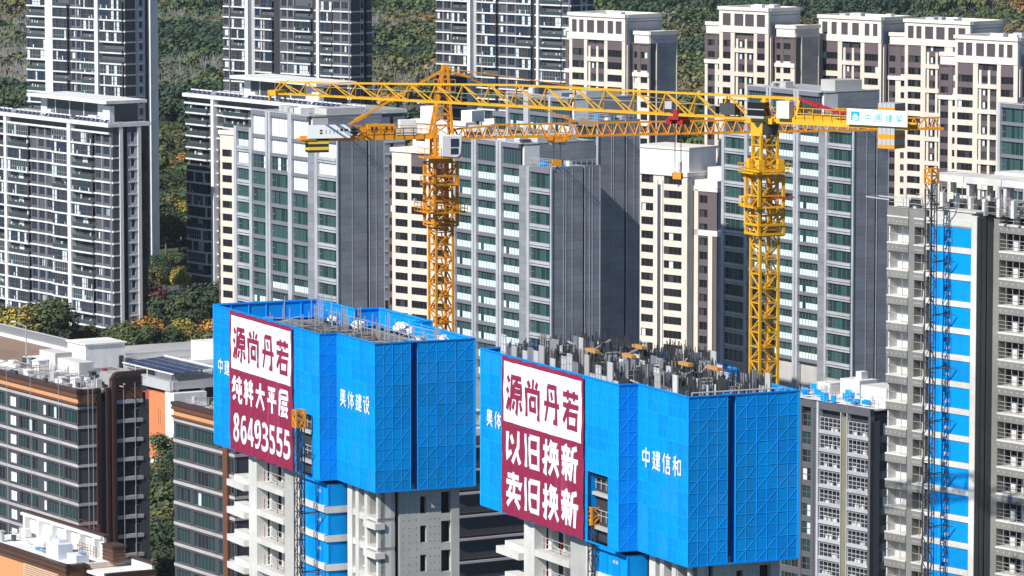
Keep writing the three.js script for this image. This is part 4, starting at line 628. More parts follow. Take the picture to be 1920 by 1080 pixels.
  // roof: white slabs on columns, scaffold, rails
  for (let k = 0; k < 4; k++) WS.box(-14.2 + k * 6.4, top + 3.1, -9.5 - (k % 2), -8.2 + k * 6.4 + 0.3, top + 3.9, -5.2);
  WS.box(-8, top + 3.3, -14, 14, top + 4.2, -10.4);
  for (let k = 0; k < 13; k++) { WS.box(-14 + k * 2.1, top, -6 - (k % 3) * 1.4, -13.5 + k * 2.1, top + 3.1, -5.5 - (k % 3) * 1.4); }
  for (let k = 0; k < 7; k++) WS.box(-7.6 + k * 2.4, top, -1.6, -7.1 + k * 2.4, top + rr(1.6, 2.4), -1.1);
  WS.box(-8.4, top + 0.31, -1.9, -0.1, top + 0.5, 0.2); R.box(-15.4, top, -18, 14, top + 0.1, -2.2);
  acc.finish(t);
  const sc = new G(); for (let k = 0; k < 60; k++) { const x = rr(-15, 12), z = rr(-6, -0.6), h = rr(1, 3.2); sc.bar([x, top, z], [x, top + h, z], 0.06); if (k % 2) sc.bar([x, top + h * 0.7, z], [x + rr(-3, 3), top + h * 0.7, z], 0.05); if (k % 5 === 0) sc.bar([x, top + 0.3, z], [x + 1.5, top + h, z - 1], 0.05); } for (const y of [0.7, 1.3]) { sc.bar([-15.4, top + y, 0], [-9, top + y, 0], 0.06); sc.bar([-8, top + y, -0.1], [-0.2, top + y, -0.1], 0.06); sc.bar([0, top + y, D - 0.2], [13, top + y, D - 0.2], 0.06); } part(t, 'roof_scaffold', sc, tube);
  part(t, 'dark_materials', new G().box(-8, top + 0.1, -5, -2, top + 1.3, -3).box(-6, top + 0.1, -3, -4, top + 0.8, -2.2).box(2, top + 0.1, -8, 9, top + 1.2, -5.6), steel);
  part(t, 'catch_platform', new G().bar([-15.2, top + 0.9, 0], [-18.4, top + 1.1, 0.8], 0.12).bar([-15.2, top + 0.9, -2], [-18.4, top + 1.1, -1.2], 0.12).bar([-18.4, top + 1.1, 0.8], [-18.4, top + 1.1, -1.2], 0.12), paleGrey);
}
// ---- the lower tower with white window grids
{
  const t = building('framed_tower', 'lower grey unfinished tower with white window grids and one olive strip', 'tower under construction', 59.93, 768, -37), acc = new Acc(), st = 3.08, N = 13, F = levels(32.2, st, N), b0 = F[N - 1] - 3, top = 37;
  part(t, 'core', new G().box(-24, 0, -11, -0.5, top - 1, -0.9), interior);
  const P = acc.g(midGrey, 'grey_pier'), L = acc.g(alu, 'metal_strip'), O = acc.g(M('olive_insulation', 0.24, 0.23, 0.13, { map: tDirt }), 'insulation_strip');
  P.a(17.6, 18.4, 0, top, -0.8, 0.1); P.a(14.4, 15.2, 0, top, -0.8, 0.1); L.a(13.1, 13.6, 0, top, -0.8, 0.25); O.a(6, 7.4, 0, top - 2, -0.8, -0.1); L.a(7.4, 7.6, 0, top, -0.8, 0.15); L.a(5.8, 6, 0, top, -0.8, 0.15); P.a(0, 0.5, 0, top, -0.8, 0.1); P.a(13.6, 14.4, 0, top, -0.8, 0);
  acc.g(charcoal, 'end_wall').b(0.02, 2, 0, top - 2, -0.8, 0); P.b(3.9, 11, 0, top - 2, -0.8, -0.3);
  const geo = {}; const grid = (w, h) => { const k = w.toFixed(1); if (geo[k]) return geo[k]; const g = new G(); for (let i = 0; i <= 5; i++) g.box(-w / 2 + (w - 0.09) * i / 5, 0, 0, -w / 2 + (w - 0.09) * i / 5 + 0.09, h, 0.08); for (const y of [0, 0.34, 0.62, 0.96]) g.box(-w / 2, y * h, 0, w / 2, y * h + 0.08, 0.07); return (geo[k] = g.build()); };
  for (const y of F) {
    for (const [p0, p1] of [[7.6, 13.1], [0.5, 5.8]]) { acc.g(alu, 'band').a(p0, p1, y - 0.5, y, -0.8, 0.12); acc.g(aluDark, 'band_dark_line').a(p0, p1, y - 0.72, y - 0.5, -0.8, -0.05); const m = part(t, 'window_grid', grid(p1 - p0, st - 0.75), frameW, onA((p0 + p1) / 2, y, -0.2)); m.material = M('white_window_grid', 0.42, 0.42, 0.43);  // dark metal line set back below each band
      for (let k = 0; k < 3; k++) { const a = rr(p0 + 0.4, p1 - 1.2); acc.g(offwhite, 'stored_material').a(a, a + rr(0.4, 1.3), y, y + rr(0.3, 0.9), -0.75, -0.45); } }
    for (const [p0, p1] of [[15.2, 17.6]]) { acc.g(midGrey, 'spandrel').a(p0, p1, y - 0.7, y + 0.2, -0.8, 0); win(t, 'window', 'glazed', p1 - p0, st - 0.9, setL, onA((p0 + p1) / 2, y + 0.2, -0.15), 0); }
    acc.g(midGrey, 'spandrel').b(2, 3.9, y - 0.9, y + 0.3, -0.8, -0.1); win(t, 'window', 'win', 1.9, st - 1.2, setL, onB(2.95, y + 0.3, -0.2), QB);
  }
  for (const [p0, p1] of [[18.4, 23.4]]) for (const y of F) { acc.g(midGrey, 'spandrel').a(p0, p1, y - 0.9, y + 0.2, -0.8, -0.2); win(t, 'window', 'win', 4.6, st - 1.1, setL, onA(21, y + 0.2, -0.35), 0); }
  P.a(0, 24, top - 1.2, top, -0.8, 0.15);
  const blueT = acc.g(blue2, 'roof_netting'); for (let k = 0; k < 26; k++) { const a = rr(1, 23), b = rr(0.3, 9); blueT.box(-a - rr(0.8, 2), top + rr(0, 0.8), -b - 0.2, -a, top + rr(0.9, 1.5), -b); }
  acc.finish(t);
  part(t, 'roof_deck', new G().box(-24, top - 0.3, -11, 0, top, -0.7), roofWhite);
  part(t, 'roof_room', new G().box(-6, top, -8, 0.5, top + 3.4, -3).box(-3, top, -10, 1.4, top + 2.7, -6).box(-17, top, -12, -12, top + 3, -8).box(-14.8, top + 3, -11, -13.4, top + 4.3, -9.6).box(-22, top, -10, -18.5, top + 2, -7), offwhite);
  const s = new G(); for (let k = 0; k < 60; k++) { const x = rr(-23, 0), z = rr(-9, -0.3), h = rr(0.9, 2.4); s.bar([x, top, z], [x, top + h, z], 0.07); s.bar([x, top + h * 0.8, z], [x + rr(-3, 3), top + h * 0.8, z], 0.06); } part(t, 'roof_scaffold', s, tube);
}

// ---------------------------------------------------------------- dark blocks with copper trim at the left
function rounded(g, pts, w, d, i) { for (let k = 0; k < pts.length - 1; k++) g.bar(pts[k], pts[k + 1], w, i, d); }
const arc = (cx, cy, r, a0, a1, n, f) => Array.from({ length: n + 1 }, (_, k) => { const a = a0 + (a1 - a0) * k / n; return f(cx + r * Math.cos(a), cy + r * Math.sin(a)); });
function copperBlock(o) {
  const t = building('copper_trimmed_block', o.label, 'apartment block', o.X, o.F, -31), acc = new Acc(), st = o.step, F = levels(o.slab, st, o.n), b0 = F[o.n - 1] - 2, top = o.top, AL = o.len, D = o.depth;
  part(t, 'core', new G().box(-AL, 0, -D + 0.4, -0.4, top - 1.2, -0.55), interior);
  const W = acc.g(charcoal, 'dark_panel');
  let x = 0; for (const [p0, p1, k] of [...o.A].sort((p, q) => p[0] - q[0])) { if (p0 > x) W.a(x, p0, b0, top - 2.3, -0.5, 0); x = p1; }
  W.a(x, AL, b0, top - 2.3, -0.5, 0);
  for (const y of F) {
    acc.g(bandPink, 'pale_band').a(-0.12, AL, y - 0.55, y - 0.1, -0.4, 0.14); acc.g(charcoal, 'dark_band').a(0, AL, y - 0.95, y - 0.55, -0.4, 0.04);
    acc.g(bandPink, 'pale_band').b(-0.12, o.b1, y - 0.55, y - 0.1, -0.4, 0.14);
    for (const [p0, p1, k] of o.A) {
      const w = p1 - p0, hh = st - 0.95;
      if (k === 'film') part(t, 'window', winGeo('white', w, hh - 0.5, 0), setF, onA((p0 + p1) / 2, y + 0.3, -0.05)); else { W.a(p0, p1, y - 0.1, y + 0.12, -0.5, 0); win(t, 'window', 'plain', w, hh - 0.12, setL, onA((p0 + p1) / 2, y + 0.12, -0.12), 0, Math.floor(rnd() * 8)); }
      if (k === 'film') { W.a(p0, p1, y - 0.1, y + 0.3, -0.5, 0); W.a(p0, p1, y + hh - 0.2, y + st, -0.5, 0); }
    }
    for (const [p0, p1] of o.Bw || []) { acc.g(frameW, 'sill').b(p0 - 0.1, p1 + 0.1, y + 0.42, y + 0.5, -0.3, 0.12); W.b(p0, p1, y - 0.1, y + 0.45, -0.5, 0); win(t, 'window', 'plain', p1 - p0, st - 1.35, [frameD, glassDark, curtain, interior], onB((p0 + p1) / 2, y + 0.48, -0.1), QB); win(t, 'window_vent', 'win', 0.9, 1.5, setL, onB(p1 - 0.6, y + 0.5, 0.02), QB, 2); }
    if (o.right) acc.g(bandPink, 'pale_band').b(o.right[0] + 0.9, o.right[1], y - 0.62 + 0.5, y - 0.08 + 0.5, -0.4, 0.14);
  }
  let b = 0; for (const [p0, p1] of o.Bw || []) { W.b(b, p0, b0, top - 2.3, -0.5, 0); b = p1; } W.b(b, D, b0, top - 2.3, -0.5, 0);
  // copper cornice: dark upper roll, brown fascia, lower fascia in copper lightened to look sunlit
  const C = acc.g(copper, 'copper_cornice'), K = acc.g(copperDk, 'dark_copper_roll'), BR = acc.g(copperLit, 'sunlit_fascia');
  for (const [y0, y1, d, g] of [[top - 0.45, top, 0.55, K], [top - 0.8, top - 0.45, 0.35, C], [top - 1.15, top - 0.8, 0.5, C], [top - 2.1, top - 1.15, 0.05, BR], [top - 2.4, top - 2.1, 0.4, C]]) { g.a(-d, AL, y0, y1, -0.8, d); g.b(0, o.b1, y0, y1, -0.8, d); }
  for (const [q, lo] of o.fins) { K.b(q, q + 0.35, lo ?? b0, top + (o.finUp || 0), -0.5, 0.5); C.b(q + 0.35, q + 0.8, lo ?? b0, top + (o.finUp || 0), -0.5, 0.3); }
  if (o.right) {   // the far part of the end wall has a taller copper frame round brown louvres
    const [r0, r1] = o.right, rt = top + 2.4; K.b(r0, r0 + 0.5, b0, rt - 0.9, -0.5, 0.6); C.b(r0 + 0.5, r0 + 0.85, b0, rt - 1.0, -0.5, 0.35);
    const rg = new G(); rounded(rg, arc(0, 0, 1.0, Math.PI, Math.PI / 2, 6, (p, q) => [0.25, rt - 1.2 + q, -(r0 + 1.25 + p)]).concat([[0.25, rt - 0.2, -(r1 + 0.3)]]), 0.9, 0.55, 0); part(t, 'copper_frame', rg, copperDk);
    for (let k = 0; k < 9; k++) part(t, 'louvre', new G().b(r0 + 0.9, r1, top - 0.9 + k * 0.28, top - 0.72 + k * 0.28, -0.3, 0.08), copper); C.b(r0 + 0.85, r1, top - 2.4, top - 0.95, -0.4, 0.05); acc.g(roofGrey, 'roof_block').box(-6, top - 1, -r1, -0.4, top + 1.9, -r0 - 1);
  }
  acc.finish(t);
  part(t, 'roof_deck', new G().box(-AL, top - 1, -D, -0.75, top - 0.35, -0.75), roofGrey);
  return t;
}
function roofClutter(t, top, x0, x1, z0, z1, n) {
  const pipes = new G(); for (let k = 0; k < n; k++) { const x = rr(x0, x1), z = rr(z0, z1), l = rr(1, 5), y = top + rr(0.1, 0.9); k % 2 ? pipes.bar([x, y, z], [x + l, y, z], 0.14) : pipes.bar([x, top, z], [x, top + rr(0.8, 2.4), z], 0.12); if (k % 3 === 0) pipes.bar([x, y + 0.4, z], [x, y + 0.4, z - l], 0.1); }
  part(t, 'roof_pipes', pipes, tube);
  for (let k = 0; k < n * 0.55; k++) { const x = rr(x0, x1), z = rr(z0, z1), w = rr(0.5, 2.2), h = rr(0.4, 1.7); const g = new G(); g.box(x, top, z - w * 0.7, x + w, top + h, z); if (k % 3 === 0) g.box(x - 0.15, top + h, z - w * 0.7 - 0.15, x + w + 0.15, top + h + 0.14, z + 0.15); part(t, 'roof_unit', g, pick([white, roofWhite, paleGrey, white, tube, charcoal])); }
  for (let k = 0; k < n * 0.2; k++) { const x = rr(x0, x1), z = rr(z0, z1), r = rr(0.3, 0.6); part(t, 'roof_fan', new THREE.CylinderGeometry(r, r * 0.8, rr(0.5, 1.1), 12), pick([tube, paleGrey, steel]), [x, top + 0.5, z]); }
}
{
  const t = copperBlock({ label: 'dark apartment block with copper roof trim and ropes down its walls, left edge', X: -68.11, F: 722, len: 36, depth: 12.4, top: 46.3, slab: 43.75, step: 3.07, n: 11, b1: 3.2, fins: [[3.1], [4.7]], finUp: 0.1, right: [5.7, 11.3],
    A: [[27.5, 31.6], [23.1, 25.4, 'film'], [15, 21.9], [11.9, 12.9, 'film'], [5.95, 11.4], [0.05, 5.3]], Bw: [[6.8, 11]] });
  roofClutter(t, 45.95, -35, -2, -11.5, -1.2, 95);
  part(t, 'roof_unit', new G().box(-21, 45.95, -9, -13, 48.8, -6.5).box(-31, 45.95, -11, -25, 49, -8), offwhite);
  const rope = new G(); for (const [a, d] of [[31.8, 0.7], [25, 0.7], [16, 0.7], [5.6, 0.7]]) rope.bar([-a, 14, d], [-a, 46.6, d], 0.055); for (const b of [1.4, 2.2, 7.6, 9.6]) rope.bar([0.75, 14, -b], [0.75, 47, -b], 0.055); part(t, 'work_rope', rope, frameW);
  const davit = new G(); for (const b of [7.6, 9.6]) { davit.bar([0.9, 49.2, -b], [-3.2, 49.2, -b], 0.12); davit.bar([-1.2, 46, -b], [-1.2, 50, -b], 0.12); } for (const a of [5.6, 16, 25, 31.8]) davit.bar([-a, 46.6, 0.9], [-a, 47.4, -2.6], 0.12); part(t, 'rope_davit', davit, tube);
  part(t, 'warning_box', new G().box(-9.5, 47.2, -9.4, -8.6, 48.1, -8.8), red);
}
{
  const t = copperBlock({ label: 'dark apartment block with copper trim and open casement windows, below the left blue tower', X: -41.61, F: 690, len: 20.2, depth: 12, top: 46.5, slab: 44.05, step: 3.22, n: 9, b1: 12, fins: [], A: [[14.9, 19.4], [6.7, 13.7], [3.2, 5.4], [-0.1, 1.5]], Bw: [[4, 9]] });
  part(t, 'copper_fin', new G().a(1.6, 3.1, 15, 44, -0.2, 0.5), copper);
  roofClutter(t, 46.15, -19, -2, -10, -1.2, 30);
}
{ // dark block seen between and below the two blue towers: only its shaded end with pale ledges shows
  const p = at(862, 815, 600), t = building('dark_ledged_block', 'dark block with pale ledges seen between the two blue towers', 'apartment block', p.x - 0.6, 600, -31), acc = new Acc(), top = p.y;
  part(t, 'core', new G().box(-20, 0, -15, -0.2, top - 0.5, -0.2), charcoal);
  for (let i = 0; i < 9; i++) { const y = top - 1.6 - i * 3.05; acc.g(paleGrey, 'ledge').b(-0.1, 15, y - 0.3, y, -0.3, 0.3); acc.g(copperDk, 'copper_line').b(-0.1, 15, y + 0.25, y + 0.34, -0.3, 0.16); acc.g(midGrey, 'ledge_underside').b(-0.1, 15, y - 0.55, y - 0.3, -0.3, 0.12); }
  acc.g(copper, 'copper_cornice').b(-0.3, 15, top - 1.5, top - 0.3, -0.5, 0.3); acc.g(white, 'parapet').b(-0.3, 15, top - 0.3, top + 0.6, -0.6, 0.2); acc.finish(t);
  roofClutter(t, top + 0.1, -12, -1, -14, -1, 24);
}
{ // low block at the bottom left corner: white roof terrace with copper fascia and a glazed-looking louvred front
  const p = at(124, 1066, 640), t = building('copper_roofed_block', 'flat-roofed block at the bottom left corner, white roof and copper fascia', 'apartment block', p.x, 640, -31), acc = new Acc(), top = p.y + 0.5, AL = 30;
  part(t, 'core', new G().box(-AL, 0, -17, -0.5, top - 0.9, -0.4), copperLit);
  const K = acc.g(copperDk, 'dark_copper_roll'), C = acc.g(copper, 'copper_cornice'), W = acc.g(white, 'roof_wall');
  K.a(-0.6, AL, top - 0.4, top, -0.7, 0.6); C.a(-0.4, AL, top - 0.75, top - 0.4, -0.6, 0.35); K.a(-0.5, AL, top - 1.1, top - 0.75, -0.6, 0.5); C.a(-0.3, AL, top - 1.5, top - 1.1, -0.6, 0.25);
  K.b(0, 4, top - 0.4, top, -0.7, 0.6); C.b(0, 4, top - 0.75, top - 0.4, -0.6, 0.35); K.b(0, 4, top - 1.1, top - 0.75, -0.6, 0.5);
  const rg = new G(); rounded(rg, [[0.2, top - 0.3, -3.8], ...arc(0, 0, 1.3, Math.PI / 2, 0, 6, (q, r) => [0.2, top - 1.5 + r, -4 - q]), [0.2, top - 8, -5.3]], 0.9, 0.6, 0); part(t, 'copper_frame', rg, copperDk);
  for (let k = 0; k < 10; k++) part(t, 'louvre', new G().a(2.5, 14, top - 4.6 + k * 0.3, top - 4.42 + k * 0.3, -0.2, 0.12), M('pale_louvre', 0.62, 0.42, 0.28));
  W.box(-AL, top - 0.9, -16, -0.8, top - 0.25, -0.7);
  W.box(-AL, top - 0.3, -11.8, -3.2, top + 2.9, -11.2); for (let k = 0; k < 6; k++) W.box(-AL + 2 + k * 4.6, top - 0.3, -11.2, -AL + 2.7 + k * 4.6, top + 2.6, -9.8);
  W.box(-AL, top + 2.5, -11.3, -3.4, top + 2.9, -10.6);
  acc.g(copperDk, 'coping').box(-AL, top + 2.9, -12.6, -3, top + 3.1, -11.1); acc.g(copperDk, 'coping').box(-3, top + 1.9, -14, 0.6, top + 2.1, -10.4); C.box(-3, top - 0.4, -13.6, 0.3, top + 1.9, -10.8); for (let k = 0; k < 4; k++) K.box(-3.05, top - 0.1 + k * 0.5, -13.7, 0.38, top + 0.15 + k * 0.5, -10.7);
  W.box(0, top - 1.3, -16, 7, top - 0.9, -4.5); W.box(0.5, top - 0.9, -15.6, 6.8, top + 0.2, -15); K.box(-0.1, top + 0.2, -16, 7.2, top + 0.45, -14.8); K.box(6.4, top - 1.3, -16, 7.2, top - 0.5, -4.2); W.box(6.2, top - 8, -15.8, 6.9, top - 1.3, -4.5);
  acc.finish(t);
  part(t, 'roof_room', new G().box(-9.6, top - 0.3, -5.6, -5.6, top + 1.9, -2.2).box(-9.2, top + 1.9, -5.4, -7, top + 2.3, -3.4), M('pale_blue_white_render', 0.66, 0.69, 0.74, { map: tSoft }));
  part(t, 'roof_room', new G().box(-4.4, top - 0.3, -6.4, -1.4, top + 0.9, -3.4), M('pale_blue_white_render', 0.66, 0.69, 0.74));
  part(t, 'blue_sheet', new G().box(-15.5, top - 0.2, -5, -13.6, top + 0.1, -3.8).box(-3, top + 0.95, -6, -1.6, top + 1.05, -5), tarpBlue);
  const r = new G(); for (let k = 0; k < 7; k++) r.bar([-8 + k * 0.9, top, -9], [-8 + k * 0.9, top + 1.7, -9], 0.06); for (let k = 0; k < 4; k++) r.bar([-8, top + 0.4 + k * 0.4, -9], [-2.6, top + 0.4 + k * 0.4, -9], 0.05); for (let k = 0; k < 9; k++) r.bar([-12 + k * 0.8, top + 3, -12], [-12 + k * 0.8, top + 4.2, -12], 0.06); r.bar([-12, top + 4.2, -12], [-5.5, top + 4.2, -12], 0.06); r.bar([-12, top + 3.6, -12], [-5.5, top + 3.6, -12], 0.05); part(t, 'roof_rail', r, copper);
  roofClutter(t, top - 0.3, -28, -6, -9.5, -1.5, 16); t.scale.z = 0.66;
}
// ---------------------------------------------------------------- white school building with palisaded roofs, solar panels and an orange wing
{
  const p = at(322, 716, 940), t = building('school_building', 'white flat-roofed building with roof palisades, solar panels and an orange wall', 'school', p.x, 940, -31), acc = new Acc(), top = p.y;
  const W = acc.g(white, 'wall'), R = acc.g(roofGrey, 'roof'), g = acc.g(paleGrey, 'fascia'), dk = acc.g(interior, 'void'), pal = acc.g(frameW, 'palisade');
  // gallery storey with fascia and columns
  g.a(0, 24, top - 2, top, -0.5, 0.4); g.b(0, 22, top - 1.6, top, -0.5, 0.4); R.box(-24, top - 0.3, -22, -0.4, top - 0.05, -0.4);
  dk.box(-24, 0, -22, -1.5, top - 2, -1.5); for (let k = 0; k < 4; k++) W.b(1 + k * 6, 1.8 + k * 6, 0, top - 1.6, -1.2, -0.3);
  for (let k = 0; k < 60; k++) { pal.b(0.2 + k * 0.36, 0.28 + k * 0.36, top, top + 1.5, 0.1, 0.18); if (k < 20) pal.a(0.2 + k * 0.36, 0.28 + k * 0.36, top, top + 1.5, 0.1, 0.18); } pal.b(0, 22, top + 1.45, top + 1.55, 0.08, 0.2);
  // solar canopy
  for (let i = 0; i < 18; i++) for (let j = 0; j < 4; j++) { const s = new G(), x = -22.3 + i * 1.28, z = -0.1 - j * 2.36, y = top + 1.75 + j * 0.15; s.quad([x, y, z], [x + 1.22, y, z], [x + 1.22, y + 0.14, z - 2.28], [x, y + 0.14, z - 2.28], 0); s.box(x, y - 0.1, z - 0.06, x + 1.22, y - 0.02, z, 1); part(t, 'solar_module', s, [solar, white]); }
  W.box(-22.6, top + 2.25, -10, 0.8, top + 2.6, -9.6); W.box(-22.6, top + 1.5, -0.06, 0.8, top + 1.7, 0.1); for (let k = 0; k < 5; k++) { W.box(-22 + k * 5.4, top, -9.9, -21.7 + k * 5.4, top + 2.3, -9.6); W.box(-22 + k * 5.4, top, -0.05, -21.8 + k * 5.4, top + 1.6, 0.08); }
  // roof terrace behind the panels, its palisade and roof rooms
  W.box(-92, 0, -62, -66, 15.4, -22); R.box(-92, 15.4, -62, -66, 15.5, -22); for (let k = 0; k < 80; k++) pal.box(-66.1, 15.4, -22.5 - k * 0.48, -66, 17.1, -22.4 - k * 0.48); pal.box(-66.15, 17.0, -61, -65.95, 17.2, -22);
  W.box(-66, 0, -60, -40, 14.2, -23); W.box(-56, 14.2, -48, -45, 20.6, -33); W.box(-40, 0, -40, -22, 17.5, -14); g.box(-40, 17.5, -40, -21.7, 18.3, -13.7); dk.box(-22.05, 14.4, -38, -21.9, 16.4, -16); for (let k = 0; k < 5; k++) W.box(-22.06, 14, -20.6 - k * 4.2, -21.8, 17, -19.6 - k * 4.2);
  // left roof: brown deck, long palisade, white stair box
  W.box(-135, 0, -20, -61, 15.2, 0); acc.g(M('brown_roof_deck', 0.3, 0.2, 0.14, { map: tDirt }), 'roof').box(-135, 15.2, -19.6, -66, 15.3, -1); W.box(-135, 15.2, -20.3, -68, 16.0, -19.6); for (let k = 0; k < 160; k++) pal.box(-135 + k * 0.42, 16, -20.2, -134.9 + k * 0.42, 17.9, -20.05); pal.box(-135, 17.8, -20.25, -68, 18.0, -20);
  W.box(-70, 12, -19.5, -61, 20.3, -10); W.box(-70.3, 20.3, -19.8, -60.7, 20.6, -9.7); dk.box(-61, 12.5, -19, -60.9, 17.6, -18); W.box(-78, 15.2, -8, -71, 16.6, -3);
  // orange wing
  const O = acc.g(orangeWall, 'orange_wall'); O.box(-9.4, 3, -6, -2.1, top - 2.8, 0.5); W.box(-2.1, 0, -7, 1.9, top - 2.2, 0.5); W.box(-9.4, 0, -6, -2.1, 3, 0.3); acc.g(M('dark_orange', 0.3, 0.06, 0.04), 'orange_wall').box(-14, 3, -6, -9.4, top - 2.8, 0.3);
  acc.finish(t);
  for (const [x, y] of [[-4.6, top - 9.2], [-4.9, top - 14]]) win(t, 'window', 'win', 1.0, 3, setWd, [x, y, 0.56], 0, 1);
}

// ---------------------------------------------------------------- tower cranes
function mastGeo(w, y0, y1, sec, c, l) {   // lattice mast: four chords, ties and crossed lacing
  const g = new G(), h = w / 2, k = [[-h, -h], [h, -h], [h, h], [-h, h]];
  for (const [x, z] of k) g.bar([x, y0, z], [x, y1, z], c);
  const n = Math.round((y1 - y0) / sec), s = (y1 - y0) / n;
  for (let i = 0; i <= n; i++) for (let j = 0; j < 4; j++) { const p = k[j], q = k[(j + 1) % 4], y = y0 + i * s; g.bar([p[0], y, p[1]], [q[0], y, q[1]], l); if (i < n) { const f = (i + j) % 2; g.bar([p[0], y + (f ? s : 0), p[1]], [q[0], y + (f ? 0 : s), q[1]], l); } }
  for (let i = 0; i < n; i++) { const y = y0 + i * s; g.bar([-h * 0.3, y, -h * 0.5], [h * 0.5, y + s, h * 0.2], 0.12); if (i % 2 === 0) g.box(-h * 0.8, y, -h * 0.8, h * 0.5, y + 0.1, h * 0.3); }
  return g;
}
function trussGeo(g, x0, x1, yb, hA, hB, wz, n, c, l, lean = 0.5) {   // three-chord jib section from x0 to x1
  const s = (x1 - x0) / n; for (const z of [-wz / 2, wz / 2]) g.bar([x0, yb, z], [x1, yb, z], c); g.bar([x0, yb + hA, 0], [x1, yb + hB, 0], c * 1.05);
  for (let i = 0; i < n; i++) { const a = x0 + s * i, m = a + s * lean, b = a + s, ym = yb + hA + (hB - hA) * (i + lean) / n; for (const z of [-wz / 2, wz / 2]) { g.bar([a, yb, z], [m, ym, 0], l); g.bar([m, ym, 0], [b, yb, z], l); } g.bar([a, yb, -wz / 2], [a, yb, wz / 2], l); g.bar([a, yb, -wz / 2], [b, yb, wz / 2], l * 0.8); }
}
function platform(g, r, y, rail) { for (const [a, b, c, d] of [[-r, -r, r, -r * 0.62], [-r, r * 0.62, r, r], [-r, -r, -r * 0.62, r], [r * 0.62, -r, r, r]]) g.box(a, y, b, c, y + 0.12, d); const k = [[-r, -r], [r, -r], [r, r], [-r, r]]; for (let j = 0; j < 4; j++) { const p = k[j], q = k[(j + 1) % 4]; for (const h of [0.5, 1.0]) if (rail) g.bar([p[0], y + h, p[1]], [q[0], y + h, q[1]], 0.06); for (let m = 0; m < 5; m++) { const u = m / 5; if (rail) g.bar([p[0] + (q[0] - p[0]) * u, y, p[1] + (q[1] - p[1]) * u], [p[0] + (q[0] - p[0]) * u, y + 1.05, p[1] + (q[1] - p[1]) * u], 0.06); } } }
function hook(t, x, y, z, ropeTop, w) {
  const b = new G(); b.box(x - w / 2, y - 0.35, z - 0.18, x + w / 2, y + 0.35, z + 0.18, 0); for (let k = 0; k < 4; k++) b.bar([x - w / 2 + 0.12 + k * w / 4, y - 0.33, z], [x - w / 2 + 0.3 + k * w / 4, y + 0.33, z], 0.13, 1, 0.4); part(t, 'hook_block', b, [craneO, black]);
  const h = new THREE.TorusGeometry(0.24, 0.06, 6, 10, Math.PI * 1.5); part(t, 'hook', h, black, [x, y - 0.85, z]); part(t, 'hook_shank', new G().box(x - 0.06, y - 0.65, z - 0.06, x + 0.06, y - 0.3, z + 0.06), black);
  const r = new G(); for (const q of [-0.4, 0.4]) for (const s of [-0.1, 0.1]) r.bar([x + q, y + 0.3, z + s], [x + q, ropeTop, z + s], 0.035); part(t, 'hoist_rope', r, steel);
}
